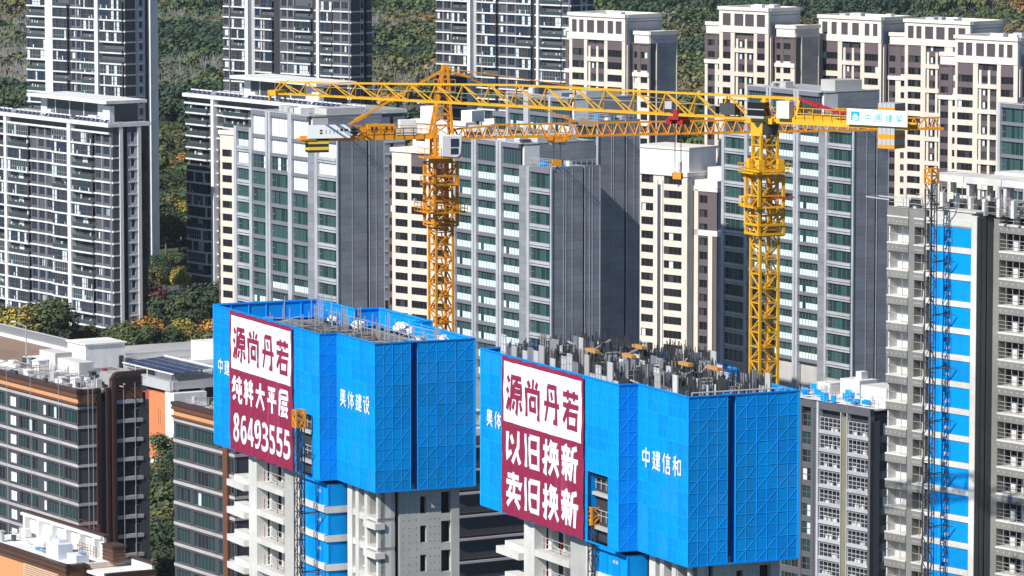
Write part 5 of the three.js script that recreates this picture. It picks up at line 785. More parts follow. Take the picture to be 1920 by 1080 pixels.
{ // left crane: pointed head with tie bars
  const t = thing('tower_crane', 'orange tower crane with pointed head, tie bars and white cab, left of the two', 'tower crane', [-8.26, 0, -537], rad(15)), TURN = rad(-65.5 - 15);
  part(t, 'mast', mastGeo(2.1, 0, 90.4, 1.5, 0.25, 0.12), craneO, [0, 0, 0], TURN);
  const cf = mastGeo(2.9, 89.6, 97, 2.4, 0.3, 0.12); for (const y of [90, 92.6, 95.5]) for (const s of [-1.5, 1.5]) { cf.bar([-1.5, y, s], [1.5, y, s], 0.22); cf.bar([s, y, -1.5], [s, y, 1.5], 0.22); } part(t, 'climbing_frame', cf, craneO, null, TURN);
  const pf = new G(); platform(pf, 2.35, 91.2, true); pf.box(-2.6, 94.2, -1.2, -1.4, 94.3, 1.4); pf.box(1.4, 94.4, -1.2, 2.5, 94.5, 1.4); for (const h of [0.5, 1]) { pf.bar([-2.6, 94.2 + h, -1.2], [-2.6, 94.2 + h, 1.4], 0.06); pf.bar([2.5, 94.4 + h, -1.2], [2.5, 94.4 + h, 1.4], 0.06); } for (const z of [-1.2, 0.1, 1.4]) { pf.bar([-2.6, 94.2, z], [-2.6, 95.2, z], 0.07); pf.bar([2.5, 94.4, z], [2.5, 95.4, z], 0.07); } part(t, 'service_platform', pf, craneO, null, TURN);
  part(t, 'inner_mast', mastGeo(2.0, 90.4, 97, 1.5, 0.22, 0.1), craneO, null, TURN);
  part(t, 'floodlight', new G().box(2.0, 92.3, 2.2, 2.4, 92.7, 2.5).box(-2.4, 92.3, 2.2, -2, 92.7, 2.5), frameW, null, TURN);
  part(t, 'slewing_ring', new THREE.CylinderGeometry(1.35, 1.5, 0.7, 18), craneO, [0, 97.3, 0]);
  const cp = new G(); cp.box(-2.6, 97.6, -0.9, 2.0, 97.75, 2.6); for (const h of [0.5, 1.1]) { cp.bar([-2.6, 97.7 + h, 2.6], [-0.6, 97.7 + h, 2.6], 0.06); cp.bar([-2.6, 97.7 + h, -0.9], [-2.6, 97.7 + h, 2.6], 0.06); } for (const q of [-2.6, -1.6, -0.6]) cp.bar([q, 97.7, 2.6], [q, 98.8, 2.6], 0.06); cp.bar([-0.75, 97.6, 0.8], [-0.75, 101, 0.8], 0.35); part(t, 'cab_platform', cp, craneO);
  // cab: slanting glazed front, rounded white shell
  const sh = new THREE.Shape(); sh.moveTo(-0.5, 0.15); sh.lineTo(1.15, 0); sh.quadraticCurveTo(1.6, 0.15, 1.62, 0.6); sh.lineTo(1.75, 2.2); sh.quadraticCurveTo(1.75, 2.45, 1.5, 2.45); sh.lineTo(-0.5, 2.45);
  const cab = new THREE.ExtrudeGeometry(sh, { depth: 1.5, bevelEnabled: true, bevelSize: 0.06, bevelThickness: 0.06, bevelSegments: 2 }); const cm = part(t, 'cab', cab, white, [0.05, 97.75, 1.15]);
  part(cm, 'cab_window', new G().box(0.45, 0.35, 1.56, 1.35, 1.05, 1.6).box(0.45, 1.2, 1.56, 1.42, 2.15, 1.6), glassNavy); part(cm, 'cab_windscreen', new G().quad([1.71, 0.6, 0.1], [1.71, 0.6, 1.4], [1.84, 2.2, 1.4], [1.84, 2.2, 0.1]).box(1.66, 0.6, 0.1, 1.7, 2.2, 1.4), glassNavy);
  // head
  const hd = new G(), foot = [[-1.2, -0.9], [1.2, -0.9], [1.2, 0.9], [-1.2, 0.9]], tip = [[0.3, -0.25], [0.75, -0.25], [0.75, 0.25], [0.3, 0.25]];
  for (let j = 0; j < 4; j++) { hd.bar([foot[j][0], 99.9, foot[j][1]], [tip[j][0], 108, tip[j][1]], 0.28); for (let k = 0; k < 6; k++) { const u = k / 6, v = (k + 1) / 6, j2 = (j + 1) % 4, L = (m, q) => [foot[m][0] + (tip[m][0] - foot[m][0]) * q, 99.9 + 8.1 * q, foot[m][1] + (tip[m][1] - foot[m][1]) * q]; hd.bar(L(j, u), L(j2, v), 0.13); hd.bar(L(j, u), L(j2, u), 0.13); } }
  hd.box(0.15, 107.6, -0.35, 0.95, 108.3, 0.35); for (const y of [105.2, 106.6]) { for (const s of [-0.95, 0.95]) hd.bar([-0.6, y, s], [1.5, y, s], 0.07); hd.bar([-0.6, y, -0.95], [-0.6, y, 0.95], 0.07); hd.bar([1.5, y, -0.95], [1.5, y, 0.95], 0.07); } for (const x of [-0.6, 0.1, 0.8, 1.5]) for (const s of [-0.95, 0.95]) hd.bar([x, 105.2, s], [x, 106.6, s], 0.06); hd.box(-0.6, 105.1, -0.95, 1.5, 105.2, 0.95); part(t, 'crane_head', hd, craneO);
  const up = mastGeo(1.9, 97.8, 100, 1.1, 0.26, 0.14); part(t, 'slewing_tower', up, craneO);
  const jb = new G(); trussGeo(jb, 1.2, 6, 99.75, 1.0, 1.35, 1.2, 5, 0.2, 0.09); trussGeo(jb, 6, 34, 99.75, 1.45, 1.45, 1.2, 21, 0.2, 0.1); trussGeo(jb, 34, 61.4, 99.75, 1.45, 1.3, 1.2, 21, 0.19, 0.09); jb.box(60.6, 99.6, -0.7, 61.7, 99.9, 0.7); part(t, 'jib', jb, craneO);
  const cj = new G(); for (const z of [-0.6, 0.6]) cj.box(-16.6, 99.75, z - 0.12, -1, 100.3, z + 0.12); for (let k = 0; k < 12; k++) cj.bar([-1.5 - k * 1.25, 100, -0.6], [-1.5 - k * 1.25, 100, 0.6], 0.12); cj.box(-16.9, 99.9, -1, -15, 100.05, 1); for (const h of [0.55, 1.1]) for (const z of [-1, 1]) cj.bar([-11, 100.3 + h, z], [-1.4, 100.3 + h, z], 0.06); for (let k = 0; k < 9; k++) for (const z of [-1, 1]) cj.bar([-11 + k * 1.2, 100.2, z], [-11 + k * 1.2, 101.4, z], 0.06); part(t, 'counter_jib', cj, craneO);
  part(t, 'winch_housing', new G().box(-8.9, 100.3, -0.5, -7.4, 101.6, 0.7).box(-7.2, 100.3, -0.5, -5.6, 101.5, 0.7).box(-9.6, 100.3, -0.3, -9.0, 101.2, 0.5), craneO); part(t, 'winch_drum', new THREE.CylinderGeometry(0.45, 0.45, 1.2, 14).rotateX(Math.PI / 2), steel, [-10.3, 100.8, 0]); for (const x of [-8.5, -8, -6.8, -6.2]) part(t, 'housing_vent', new G().box(x, 100.7, 0.7, x + 0.28, 101.3, 0.74), steel);
  part(t, 'control_cabinet', new G().box(-5, 100.3, -0.5, -3.1, 102, 0.8), white); part(t, 'control_cabinet', new G().box(-5.5, 100.3, 0, -5.05, 101.1, 0.8), offwhite);
  const bp = part(t, 'white_side_panel', new G().box(-16.1, 100.1, 1.0, -11, 101.65, 1.08), M('gloss_white', 0.9, 0.9, 0.89)); const mk = new G(); for (let k = 0; k < 4; k++) mk.box(-13.9 + k * 0.45, 100.65, 1.085, -13.84 + k * 0.45, 101.1, 1.1); mk.box(-14.6, 100.6, 1.085, -14.3, 100.8, 1.1); mk.box(-14.6, 100.9, 1.085, -14.3, 101.1, 1.1); mk.box(-12.2, 100.9, 1.085, -11.9, 101.2, 1.1); mk.box(-11.7, 100.9, 1.085, -11.3, 101.15, 1.1); part(bp, 'panel_marks', mk, steel);
  for (let k = 0; k < 3; k++) { const y = 98.45, z = -0.9 + k * 0.6; part(t, 'counterweight', new G().box(-15.9, y, z, -13.5, y + 1.6, z + 0.55, 0).box(-15.91, y + 0.3, z - 0.01, -13.49, y + 0.65, z + 0.56, 1).box(-15.91, y + 1.0, z - 0.01, -13.49, y + 1.4, z + 0.56, 1), [black, yellow]); }
  const tie = new G(); for (const z of [-0.3, 0.3]) { tie.bar([0.5, 107.8, z], [-11.6, 101.2, z], 0.16); tie.bar([-4.4, 105.1, z], [-6, 104.2, z], 0.34); tie.bar([-9, 102.6, z], [-10.2, 101.95, z], 0.34); } for (const z of [-0.15, 0.15]) { tie.bar([0.6, 107.8, z], [16.4, 101.3, z], 0.13); tie.bar([0.6, 107.9, z], [44.5, 101.2, z], 0.11); tie.bar([0.7, 107.6, z], [3.5, 106.8, z], 0.3); tie.bar([14.8, 101.95, z], [16.2, 101.4, z], 0.3); } part(t, 'tie_bars', tie, craneO);
  part(t, 'trolley', new G().box(13, 99.1, -0.8, 15, 99.5, 0.8).box(12.8, 99.3, -0.9, 13.3, 99.9, 0.9).box(14.7, 99.3, -0.9, 15.2, 99.9, 0.9), craneO); part(t, 'trolley_basket', new G().box(13.1, 98.8, -0.5, 13.6, 99.2, 0.5).box(14.3, 98.7, -0.5, 14.9, 99.2, 0.5), frameW); hook(t, 14, 96.6, 0, 99.2, 1.1);
}
{ // right crane: flat top
  const t = thing('tower_crane', 'yellow flat-top tower crane with white company sign on its counter-jib, right of the two', 'tower crane', [26.8, 0, -490], rad(142)), TURN = rad(-65.5 - 142);
  part(t, 'mast', mastGeo(2.15, 0, 93.6, 1.55, 0.26, 0.12), crane, null, TURN);
  const cf = mastGeo(2.9, 93, 99.4, 2.1, 0.28, 0.12); for (const y of [93.2, 94.2]) for (const s of [-1.55, 1.55]) { cf.bar([-1.55, y, s], [1.55, y, s], 0.24); cf.bar([s, y, -1.55], [s, y, 1.55], 0.24); } part(t, 'climbing_frame', cf, crane, null, TURN);
  part(t, 'inner_mast', mastGeo(2.0, 93.6, 100, 1.5, 0.22, 0.1), crane, null, TURN);
  const pf = new G(); platform(pf, 2.1, 96, false); platform(pf, 2.1, 99.6, true); pf.box(-2.1, 96.1, 1.2, -0.8, 97.1, 2.0); pf.box(-2.2, 98.9, -1.5, -1.5, 99.8, 1.5); part(t, 'service_platform', pf, crane, null, TURN);
  part(t, 'hydraulic_unit', new G().box(-1.9, 96.1, -0.4, -1.1, 97.2, 0.6), crane, null, TURN); part(t, 'floodlight', new G().box(-1.4, 96.6, 2, -1, 97, 2.3).box(0.6, 96.6, 2, 1, 97, 2.3), frameW, null, TURN); part(t, 'monorail_beam', new G().box(-1, 97, -1.4, 2.9, 97.16, -1.25).box(-1, 97, 1.25, 2.9, 97.16, 1.4), red, null, rad(-142 + 8));
  part(t, 'upper_mast', mastGeo(1.9, 100, 103.9, 1.3, 0.3, 0.15), crane, null, TURN); part(t, 'mast_shoulder', new G().box(-1.5, 99.8, -1.5, -0.8, 101.1, -0.8).box(0.8, 99.8, -1.5, 1.5, 101.1, -0.8).box(-1.5, 99.8, 0.8, -0.8, 101.1, 1.5).box(0.8, 99.8, 0.8, 1.5, 101.1, 1.5).box(-0.8, 99.8, -1.5, 0.8, 100.1, -1.2).box(-0.8, 99.8, 1.2, 0.8, 100.1, 1.5).box(-1.5, 99.8, -0.8, -1.2, 100.1, 0.8).box(1.2, 99.8, -0.8, 1.5, 100.1, 0.8), crane, null, TURN);
  part(t, 'slewing_ring', new THREE.CylinderGeometry(1.5, 1.3, 1.4, 20), steel, [0, 104.4, 0]); part(t, 'slewing_frame', new G().box(-1.7, 104.9, -1.2, 1.7, 105.5, 1.2).box(-0.6, 103.6, -1.4, 0.9, 105, -1.2), crane);
  const jb = new G(); trussGeo(jb, -4.4, 1.6, 105.3, 2.35, 2.35, 1.5, 2, 0.28, 0.2); trussGeo(jb, 1.6, 34, 105.3, 2.35, 2.3, 1.1, 8, 0.22, 0.12, 0.82); trussGeo(jb, 34, 57, 105.3, 2.3, 1.6, 1.1, 6, 0.2, 0.11, 0.82); trussGeo(jb, 57, 68.4, 105.3, 1.55, 1.35, 1.1, 3, 0.16, 0.1, 0.8); jb.box(67.6, 105.1, -1, 68.8, 105.7, 1); jb.bar([68.6, 104.4, -0.9], [68.6, 105.4, -0.9], 0.2); jb.bar([67.8, 104.4, 0.9], [67.8, 105.4, 0.9], 0.2); for (let k = 0; k < 3; k++) jb.bar([66.5, 106.9, 0], [67.9, 105.3 + k * 0.5, -0.8 + k * 0.8], 0.08);
  for (const z of [-0.7, 0.7]) { jb.bar([-4.4, 105.3, z], [-4.4, 107.65, 0], 0.28); jb.bar([0, 105.3, z], [0, 107.65, 0], 0.3); } part(t, 'jib', jb, crane);
  const cj = new G(); for (const z of [-0.75, 0.75]) cj.box(-18.6, 105.0, z - 0.15, -2, 105.7, z + 0.15); for (let k = 0; k < 12; k++) cj.bar([-3 - k * 1.3, 105.4, -0.7], [-3 - k * 1.3, 105.4, 0.7], 0.14); for (const h of [0.6, 1.15]) for (const z of [-1.1, 1.1]) cj.bar([-11.4, 105.6 + h, z], [-4.6, 105.6 + h, z], 0.07); for (let k = 0; k < 7; k++) for (const z of [-1.1, 1.1]) cj.bar([-11.4 + k * 1.15, 105.6, z], [-11.4 + k * 1.15, 106.8, z], 0.07); cj.bar([-4.4, 105.8, -0.8], [-11, 106.1, -0.8], 0.3); part(t, 'counter_jib', cj, crane);
  const st = new G(); for (const z of [-0.5, 0.5]) { st.bar([-4.4, 107.6, z * 0.2], [-11.6, 105.9, z], 0.2); st.bar([-5, 107.5, z * 0.3], [-7, 107.0, z * 0.6], 0.3); } part(t, 'red_strut', st, red);
  part(t, 'operator_cab', new G().box(-1.1, 105.6, -1.9, 1.0, 107.2, -0.9, 0).box(-1.15, 105.5, -1.95, 1.05, 105.75, -0.85, 1).box(-1.15, 106.4, -1.95, 1.05, 106.5, -1.9, 1), [glassDark, frameW]); part(t, 'control_cabinet', new G().box(-4, 105.6, -1.4, -2.4, 107.4, -0.4), white); part(t, 'winch', new G().box(3.6, 105.6, -0.5, 5.6, 106.8, 0.5).box(6.2, 105.6, -0.4, 7, 106.4, 0.4), steel);
  for (let k = 0; k < 4; k++) { const x = -15.4 - k * 0.52; part(t, 'counterweight', new G().box(x, 103, -1.0, x + 0.48, 107.7, 1.0, 0).box(x - 0.01, 103, -1.01, x + 0.49, 103.4, 1.01, 1).box(x - 0.01, 104, -1.01, x + 0.49, 104.5, 1.01, 1).box(x - 0.01, 106.8, -1.01, x + 0.49, 107.3, 1.01, 1), [paleGrey, craneO]); }
  const signT = canvasTex(1024, 256, (c, w, h) => { c.fillStyle = '#f4f6f7'; c.fillRect(0, 0, w, h); c.fillStyle = '#12a5dc'; c.fillRect(70, 42, 150, 152); c.fillStyle = '#e9f6fc'; c.beginPath(); c.moveTo(92, 120); c.lineTo(120, 120); c.lineTo(120, 84); c.lineTo(168, 84); c.lineTo(168, 120); c.lineTo(198, 120); c.lineTo(198, 138); c.lineTo(92, 138); c.fill(); c.fillRect(92, 156, 106, 18); c.fillStyle = '#12a5dc'; c.fillRect(132, 96, 24, 16); c.strokeStyle = '#2ba9dd'; [...'中國建築'].forEach((ch, i) => glyph(c, ch, 300 + i * 176, 68, 124, 124, 14)); });
  const sg = new G(); sg.box(-18.7, 105.35, -1.24, -11.2, 107.0, -1.18, 0); sg.quad([-11.2, 105.35, -1.26], [-18.7, 105.35, -1.26], [-18.7, 107, -1.26], [-11.2, 107, -1.26], 1); const sm = new THREE.MeshStandardMaterial({ map: signT, roughness: 0.5 }); sm.name = 'company_sign'; part(t, 'company_sign', sg, [white, sm]);
  const tr = new G(); tr.box(10.7, 104.8, -0.9, 12.1, 105.15, 0.9); tr.box(10.9, 105.15, -0.8, 11.5, 105.9, -0.5); tr.box(10.3, 104.3, -0.7, 11, 104.8, 0.7); tr.box(11.8, 104.3, -0.7, 12.5, 104.8, 0.7); part(t, 'trolley', tr, red); part(t, 'trolley_winch', new G().box(11.9, 105.9, -0.5, 12.8, 106.7, 0.3), frameW); hook(t, 11.4, 98.7, 0, 104.5, 1.1);
  const rp = new G(); rp.bar([-3, 106.6, 0], [64, 106.3, 0], 0.05); part(t, 'trolley_rope', rp, tube);
}
// ---------------------------------------------------------------- construction hoists
function hoist(label, p, w, y1, mat, topLen, turn) {
  const t = thing('construction_hoist', label, 'hoist mast', [p.x, 0, p.z], turn); part(t, 'mast', mastGeo(w, 0, y1 - topLen, 1.5, 0.1, 0.055), steel); part(t, 'top_section', mastGeo(w * 1.15, y1 - topLen, y1, 0.8, 0.2, 0.12), craneO);
  const g = new G(); for (let y = y1 - topLen - 3; y > 40; y -= 6.3) { g.bar([0, y, 0], [1.6, y, -2.6], 0.1); g.bar([0, y, 0], [-0.4, y, -2.6], 0.1); } part(t, 'wall_tie', g, steel); const c = new G(); for (let y = 40; y < y1 - 4; y += 1.5) c.bar([w * 0.8, y, 0.2], [w * 0.8, y + 1.5, 0.2], 0.1); part(t, 'cable_guide', c, steel); return t;
}
hoist('steel hoist mast with orange top beside the left telephone-number banner', at(561, 850, 488), 0.85, at(561, 769, 488).y, 0, 1.8, rad(-65.5));
hoist('steel hoist mast with orange top under the right corner of the middle banner', at(1114, 1000, 433), 0.85, at(1114, 951, 433).y, 0, 1.6, rad(-65.5));
{ const p = at(1743, 700, 542), t = hoist('dark steel hoist mast with orange top climbing the blue-sheeted concrete tower', p, 0.95, at(1743, 316, 542).y, 0, 1.7, rad(-52));  }

// ---------------------------------------------------------------- trees
function leaves(n, lobes, size, s0) {   // a crown of many small leaf faces spread through uneven lobes
  const P = [], N = [], C = [], I = []; let s = s0; const r = () => { s = (s * 1664525 + 1013904223) >>> 0; return s / 4294967296; };
  for (let k = 0; k < n; k++) {
    const L = lobes[Math.floor(r() * lobes.length)], u = r() * 6.283, v = Math.acos(2 * r() - 1), q = Math.pow(r(), 0.4), d = [Math.sin(v) * Math.cos(u), Math.cos(v), Math.sin(v) * Math.sin(u)];
    const c = [L[0] + d[0] * L[3] * q, L[1] + d[1] * L[4] * q, L[2] + d[2] * L[3] * q], sz = size * (0.6 + 0.8 * r());
    const a = new THREE.Vector3(r() - 0.5, r() - 0.5, r() - 0.5).normalize(), b = new THREE.Vector3(d[0] + r() - 0.5, d[1] + r(), d[2] + r() - 0.5).normalize(), e = a.clone().cross(b).normalize(), f = e.clone().cross(b).normalize(), o = P.length / 3, t = 0.62 + 0.5 * r() + L[5];
    for (const [x, y] of [[-1, -0.4], [0.2, -1], [1, 0.3], [-0.1, 1]]) { P.push(c[0] + (e.x * x + f.x * y) * sz, c[1] + (e.y * x + f.y * y) * sz, c[2] + (e.z * x + f.z * y) * sz); N.push(-b.x, -b.y, -b.z); C.push(t, t, t * 0.95); }
    I.push(o, o + 1, o + 2, o, o + 2, o + 3);
  }
  const g = new THREE.BufferGeometry(); g.setAttribute('position', new THREE.Float32BufferAttribute(P, 3)); g.setAttribute('normal', new THREE.Float32BufferAttribute(N, 3)); g.setAttribute('color', new THREE.Float32BufferAttribute(C, 3)); g.setIndex(I); return g;
}
const lobeSet = (n, R, H, s0) => { let s = s0; const r = () => { s = (s * 1103515245 + 12345) & 0x7fffffff; return s / 0x7fffffff; }; return Array.from({ length: n }, (_, i) => { const a = i * 2.4 + r(), q = R * (0.25 + 0.6 * r()); return [Math.cos(a) * q, H * (0.4 + 0.5 * r()), Math.sin(a) * q, R * (0.32 + 0.28 * r()), H * (0.14 + 0.12 * r()), (r() - 0.5) * 0.3]; }).concat([[0, H * 0.72, 0, R * 0.6, H * 0.24, 0]]); };
const leafMat = (key, r, g, b) => M(key, r, g, b, { vertexColors: true, side: THREE.DoubleSide, roughness: 1 });
const leafTones = { 'dark green': leafMat('dark_green_leaves', 0.042, 0.07, 0.032), 'mid green': leafMat('mid_green_leaves', 0.075, 0.105, 0.04), 'olive': leafMat('olive_leaves', 0.14, 0.135, 0.05), 'yellow': leafMat('yellow_leaves', 0.34, 0.27, 0.05), 'orange': leafMat('orange_leaves', 0.42, 0.2, 0.035), 'maroon': leafMat('maroon_leaves', 0.2, 0.05, 0.06) };
const bark = M('bark', 0.12, 0.1, 0.085), paleBark = M('pale_bark', 0.36, 0.34, 0.32);
const crownsBig = [1, 2, 3, 4].map((k) => leaves(2600, lobeSet(10 + k, 4.6, 11, k * 97 + 5), 0.3, k * 1013));
function trunkGeo(H, R, s0) { let s = s0; const r = () => { s = (s * 1664525 + 1013904223) >>> 0; return s / 4294967296; }; const l = [new THREE.CylinderGeometry(0.12, 0.3, H * 0.8, 7).translate(0, H * 0.4, 0)]; for (let k = 0; k < 7; k++) { const a = k * 2.3 + r(), len = R * (0.6 + 0.5 * r()), c = new THREE.CylinderGeometry(0.03, 0.1, len, 5).translate(0, len / 2, 0); c.rotateZ(0.5 + r() * 0.5); c.rotateY(a); c.translate(0, H * (0.3 + 0.45 * r()), 0); l.push(c); } return mergeGeometries(l); }
const trunks = [1, 2, 3].map((k) => trunkGeo(11, 4.5, k * 77));
function tree(p, h, tone, label, k, wide = 1) {
  const t = thing('tree', label, 'tree', [p.x, 0, p.z], rr(0, 6)); const s = h / 11.6; part(t, 'trunk', trunks[k % 3], bark); part(t, 'crown', crownsBig[k % 4], leafTones[tone]); t.scale.set(s * wide, s, s * wide); return t;
}
const nearTrees = [[12, 1125, 13.2, 'olive'], [42, 1118, 13.6, 'yellow'], [70, 1130, 13, 'dark green'], [96, 1122, 13.8, 'mid green'], [-14, 1130, 12, 'mid green'], [56, 1105, 10.5, 'dark green'], [112, 1118, 8, 'dark green'],
  [150, 1128, 7, 'olive'], [186, 1130, 6.5, 'dark green'], [222, 1122, 8.5, 'mid green'], [240, 1115, 9.3, 'olive'], [258, 1108, 9.6, 'mid green'], [279, 1120, 10.6, 'orange'], [296, 1110, 8.8, 'dark green'], [316, 1112, 8.9, 'dark green'], [338, 1118, 9.2, 'yellow'], [356, 1135, 11, 'dark green'], [378, 1112, 9, 'olive'], [396, 1118, 9.8, 'orange'], [345, 1160, 11.5, 'mid green'], [318, 1160, 12, 'dark green'], [278, 1190, 11.5, 'maroon'], [376, 1165, 13, 'dark green'], [395, 1160, 14, 'dark green'],
  [288, 1282, 9, 'olive'], [312, 1290, 9, 'dark green'], [338, 1278, 9.2, 'yellow'], [300, 1310, 9, 'dark green'], [328, 1325, 9, 'mid green'],
  [286, 868, 13, 'dark green'], [300, 850, 13.4, 'mid green'], [318, 860, 13.2, 'dark green'], [292, 822, 12, 'mid green'], [312, 815, 12.4, 'dark green'], [326, 830, 12.6, 'olive'], [284, 790, 11, 'dark green'], [304, 782, 11.5, 'mid green'], [322, 785, 12, 'dark green'], [318, 905, 10, 'dark green'], [323, 930, 11, 'mid green'], [287, 905, 9, 'olive']];
const seenTone = {}, where = (px, F) => (F < 960 ? 'below the orange wall' : F > 1260 ? 'in shadow between the lower white towers' : px < 125 ? 'behind the long white palisade' : px < 215 ? 'before the left white tower' : 'behind the solar panels');
const ORD = ['leftmost', 'second', 'third', 'fourth', 'fifth', 'sixth', 'seventh', 'eighth'];
nearTrees.forEach(([px, F, h, tone], i) => { const peers = nearTrees.filter((q) => q[3] === tone && where(q[0], q[1]) === where(px, F)).sort((p, q) => p[0] - q[0]), o = peers.findIndex((q) => q[0] === px && q[1] === F), lab = peers.length < 2 ? `${tone}-leaved tree ${where(px, F)}` : `${ORD[o]}${o ? ' from left' : ''} of ${tone} trees ${where(px, F)}`; const g = `${tone} trees ${where(px, F)}`; const p = at(px, 600, F); tag(tree(p, F > 1100 && F < 1250 ? h + 3.2 : h, tone, lab, i, F < 960 ? 1.05 : 0.95), null, null, g); });
// belts of trees between the towers
const belt = [[296, 346, 1395, 1800, 44, 'between the two lower white towers'], [1262, 1318, 1420, 1900, 30, 'in the gap between beige blocks']];
for (const [x0, x1, f0, f1, n, w] of belt) for (let k = 0; k < n; k++) { const F = f0 + (f1 - f0) * (k + rnd()) / n, tone = pick(['dark green', 'dark green', 'mid green', 'mid green', 'olive', 'olive', x0 < 500 && F < 1650 ? 'yellow' : 'olive', x0 < 500 && F > 1500 && F < 1620 ? 'orange' : 'dark green']); tag(tree(at(rr(x0, x1), 300, F), rr(10, 15), tone, `${tone}-leaved tree in the belt ${w}`, k), null, null, `${tone} trees in the belt ${w}`); }
// woodland to the horizon: far too many to count
{
  const small = [1, 2, 3].map((k) => leaves(260, lobeSet(6, 4.2, 11, k * 331), 0.72, k * 71)), wm = M('woodland_leaves', 1, 1, 1, { vertexColors: true, side: THREE.DoubleSide, roughness: 1 });
  const bareG = (() => { const l = []; for (let k = 0; k < 9; k++) { const len = k ? rr(3, 6) : 13, c = new THREE.CylinderGeometry(0.04, k ? 0.09 : 0.2, len, 4).translate(0, len / 2, 0); if (k) { c.rotateZ(0.25 + rnd() * 0.25); c.rotateY(k * 2.4); c.translate(0, rr(3.5, 9), 0); } l.push(c); } return mergeGeometries(l); })();
  const wood = thing('woodland', 'wooded land with dark green, olive and bare grey trees stretching behind the towers', 'woodland'); wood.userData.kind = 'stuff';
  const spots = [[], [], []], bare = []; const patch = (x, f) => Math.sin(x * 0.021 + 1.3) + Math.sin(f * 0.013 + x * 0.006) + 0.7 * Math.sin(x * 0.05 - f * 0.03);
  for (let k = 0; k < 38000; k++) {
    const F = 1400 + 1950 * Math.pow(rnd(), 0.85), X = rr(-1, 1) * (0.145 * F + 25);
    if (X > -76 && X < -6 && F > 1790 && F < 2066) { if (rnd() < 0.93) continue; }
    const hw = 2560 + (X - 55) * 0.548; if (X > 50 && F > hw - 26 && F < hw + 46) continue;
    const px = 960 + 8750 * X / F, v = patch(X, F); if (F < 1850 && ((px > 292 && px < 350) || (px > 1260 && px < 1320))) continue;
    if (px < 720 && F > 2020 && F < 2700 && v > -0.7 && rnd() < 0.66) { bare.push([X, F]); continue; }
    if (F > 1900 && v > 0.5 && rnd() < 0.3) { bare.push([X, F]); continue; }
    let c; const q = rnd(); if (v > 1.4) c = q < 0.25 ? [0.17, 0.11, 0.03] : [0.11, 0.1, 0.04]; else if (v > 0.2) c = [0.07 + q * 0.04, 0.085 + q * 0.03, 0.036]; else if (v > -0.8) c = [0.04 + q * 0.025, 0.068 + q * 0.03, 0.03]; else c = [0.022 + q * 0.012, 0.046 + q * 0.018, 0.028];
    if (v > 0.8 && q > 0.93) c = [0.26, 0.16, 0.04]; spots[k % 3].push([X, F, c]);
  }
  const m4 = new THREE.Matrix4(), e = new THREE.Euler(), qt = new THREE.Quaternion(), sc = new THREE.Vector3(), ps = new THREE.Vector3(), col = new THREE.Color();
  spots.forEach((l, k) => { const im = new THREE.InstancedMesh(small[k], wm, l.length); im.name = 'leafy_trees'; l.forEach(([X, F, c], i) => { const s = 0.55 + Math.pow(rnd(), 1.5), tall = F > 2700 ? 1.35 : 1; im.setMatrixAt(i, m4.compose(ps.set(X, 0, -F), qt.setFromEuler(e.set(0, rr(0, 6), 0)), sc.set(s, s * tall, s))); im.setColorAt(i, col.setRGB(c[0] * 1.5, c[1] * 1.4, c[2] * 1.5)); }); im.castShadow = im.receiveShadow = true; wood.add(im); });
  const ib = new THREE.InstancedMesh(bareG, paleBark, bare.length * 3); ib.name = 'bare_trees'; bare.forEach(([X, F], i) => { for (let j = 0; j < 3; j++) ib.setMatrixAt(i * 3 + j, m4.compose(ps.set(X + rr(-3, 3), 0, -F + rr(-3, 3)), qt.setFromEuler(e.set(0, rr(0, 6), 0)), sc.setScalar(rr(0.8, 1.2)))); }); wood.add(ib);
  const brush = leaves(60, [[0, 1.2, 0, 3.4, 1.3, 0], [2, 0.8, 1, 2, 1, 0]], 0.8, 55), bs = new THREE.InstancedMesh(brush, wm, bare.length); bs.name = 'brushwood'; bare.forEach(([X, F], i) => { bs.setMatrixAt(i, m4.compose(ps.set(X, 0, -F), qt.setFromEuler(e.set(0, rr(0, 6), 0)), sc.setScalar(rr(0.7, 1.3)))); bs.setColorAt(i, col.setRGB(0.13, 0.115, 0.085)); }); wood.add(bs);
}
// ---------------------------------------------------------------- small far things
function shed(label, x0, x1, F, h, skew) { const t = thing('blue_roofed_shed', label, 'shed', [x0, 0, -F], skew); const w = x1 - x0, g = new G(); g.box(0, 0, -9, w, h, 0); part(t, 'wall', g, white); const r = new G(); r.quad([-0.5, h, 0.6], [w + 0.5, h, 0.6], [w + 0.5, h + 1.6, -4.5], [-0.5, h + 1.6, -4.5]); r.quad([-0.5, h + 1.6, -4.5], [w + 0.5, h + 1.6, -4.5], [w + 0.5, h, -9.6], [-0.5, h, -9.6]); r.box(-0.5, h - 0.25, -9.6, w + 0.5, h - 0.02, 0.6); part(t, 'roof', r, tarpBlue); for (let k = 0; k < Math.floor(w / 2.4); k++) part(t, 'window', new G().box(0.8 + k * 2.4, h * 0.3, 0.02, 2 + k * 2.4, h * 0.75, 0.06), tarpBlue); return t; }
shed('long blue-roofed white site hut beyond the far left towers, right part', -160, -127, 2115, 5.2, rad(7)); shed('blue-roofed hut seen left of the far left tower', -232, -216, 2080, 5, rad(-12)); shed('small blue-roofed hut at the very left edge above the trees', -250, -231, 2140, 5, 0);
{ const p = at(1108, 85, 2380), t = thing('white_wall_panel', 'pale boundary wall panel standing among the far trees', 'wall', [groundAt(768, 86).x, 0, groundAt(768, 86).z]); part(t, 'panel', new G().box(-5, 0, -0.3, 5, 5, 0), offwhite); }
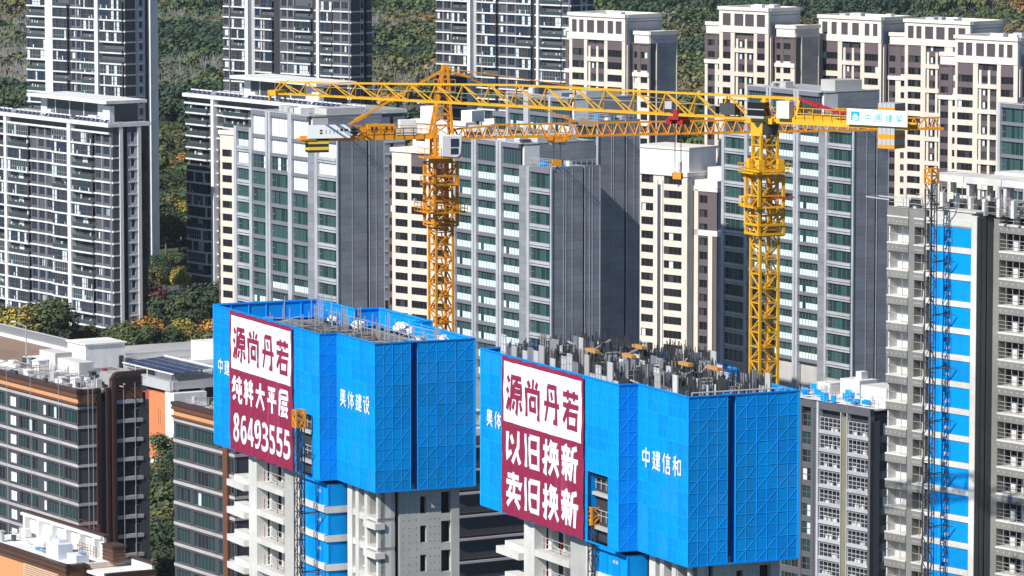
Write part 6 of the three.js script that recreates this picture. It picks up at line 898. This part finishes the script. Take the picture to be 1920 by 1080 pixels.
{ const g = groundAt(335, 452), t = thing('garden_pavilion', 'low white pavilion among trees left of the second white tower', 'pavilion', [g.x, 0, g.z]); part(t, 'wall', new G().box(-5, 0, -6, 1.4, 4.2, 0), white); part(t, 'roof', new G().box(-5.4, 4.2, -6.4, 1.8, 4.6, 0.4), roofWhite); }
function lamp(p, h, label, arms, grp) { const t = thing('street_lamp', label, 'street lamp', [p.x, 0, p.z]); part(t, 'pole', new THREE.CylinderGeometry(0.12, 0.22, h, 8).translate(0, h / 2, 0), frameW); const g = new G(); g.bar([0, h - 0.2, 0], [2.4, h + 0.9, 0], 0.16); if (arms > 1) g.bar([0, h - 0.2, 0], [-2.4, h + 0.9, 0], 0.16); part(t, 'arm', g, frameW); for (let k = 0; k < arms; k++) part(t, 'lamp_head', new G().box(k ? -3.3 : 2.2, h + 0.8, -0.25, k ? -2.2 : 3.3, h + 1.05, 0.25), white); if (grp) t.userData.group = grp; return t; }
lamp(groundAt(842, 252), 11, 'double-armed white street lamp behind the left crane head', 2);
lamp(groundAt(1253, 80), 16, 'tall double-armed lamp beside the far highway at the top', 2); for (const x of [1267, 1276, 1284, 1291]) lamp(groundAt(x, 62), 14, 'slender far lamp beside the highway at the top', 1, 'far lamps along the highway');
{ const q = at(49, 640, 1000); lamp(q, q.y + 3.4, 'white single-armed lamp rising behind the long palisade at the left edge', 1).rotation.y = Math.PI; }
{ // cars parked on the road behind the crane head
  const car = thing('parked_car', 'small white car standing on the far road behind the crane jib', 'car'); const b = new G(); b.box(-2.2, 0.35, -0.85, 2.2, 0.95, 0.85, 0); b.box(-1.2, 0.95, -0.75, 1.4, 1.5, 0.75, 1); b.box(-1.1, 1.5, -0.7, 1.3, 1.56, 0.7, 0); part(car, 'body', b, [white, glassDark]); const wg = new THREE.CylinderGeometry(0.33, 0.33, 0.2, 12).rotateX(Math.PI / 2); for (const x of [-1.4, 1.4]) for (const z of [-0.8, 0.8]) part(car, 'wheel', wg, black, [x, 0.33, z]);
  const P = [[702, 187], [716, 190], [735, 189], [758, 193], [775, 195], [792, 196], [806, 197]]; P.forEach(([x, y], i) => { const g = groundAt(x, y), c = i ? car.clone() : car; if (i) { c.name = numbered('parked_car'); scene.add(c); } c.position.set(g.x, 0.09, g.z); c.rotation.y = rr(0.3, 0.6); c.userData.group = 'cars on the far road'; });
}
renderer.render(scene, camera);
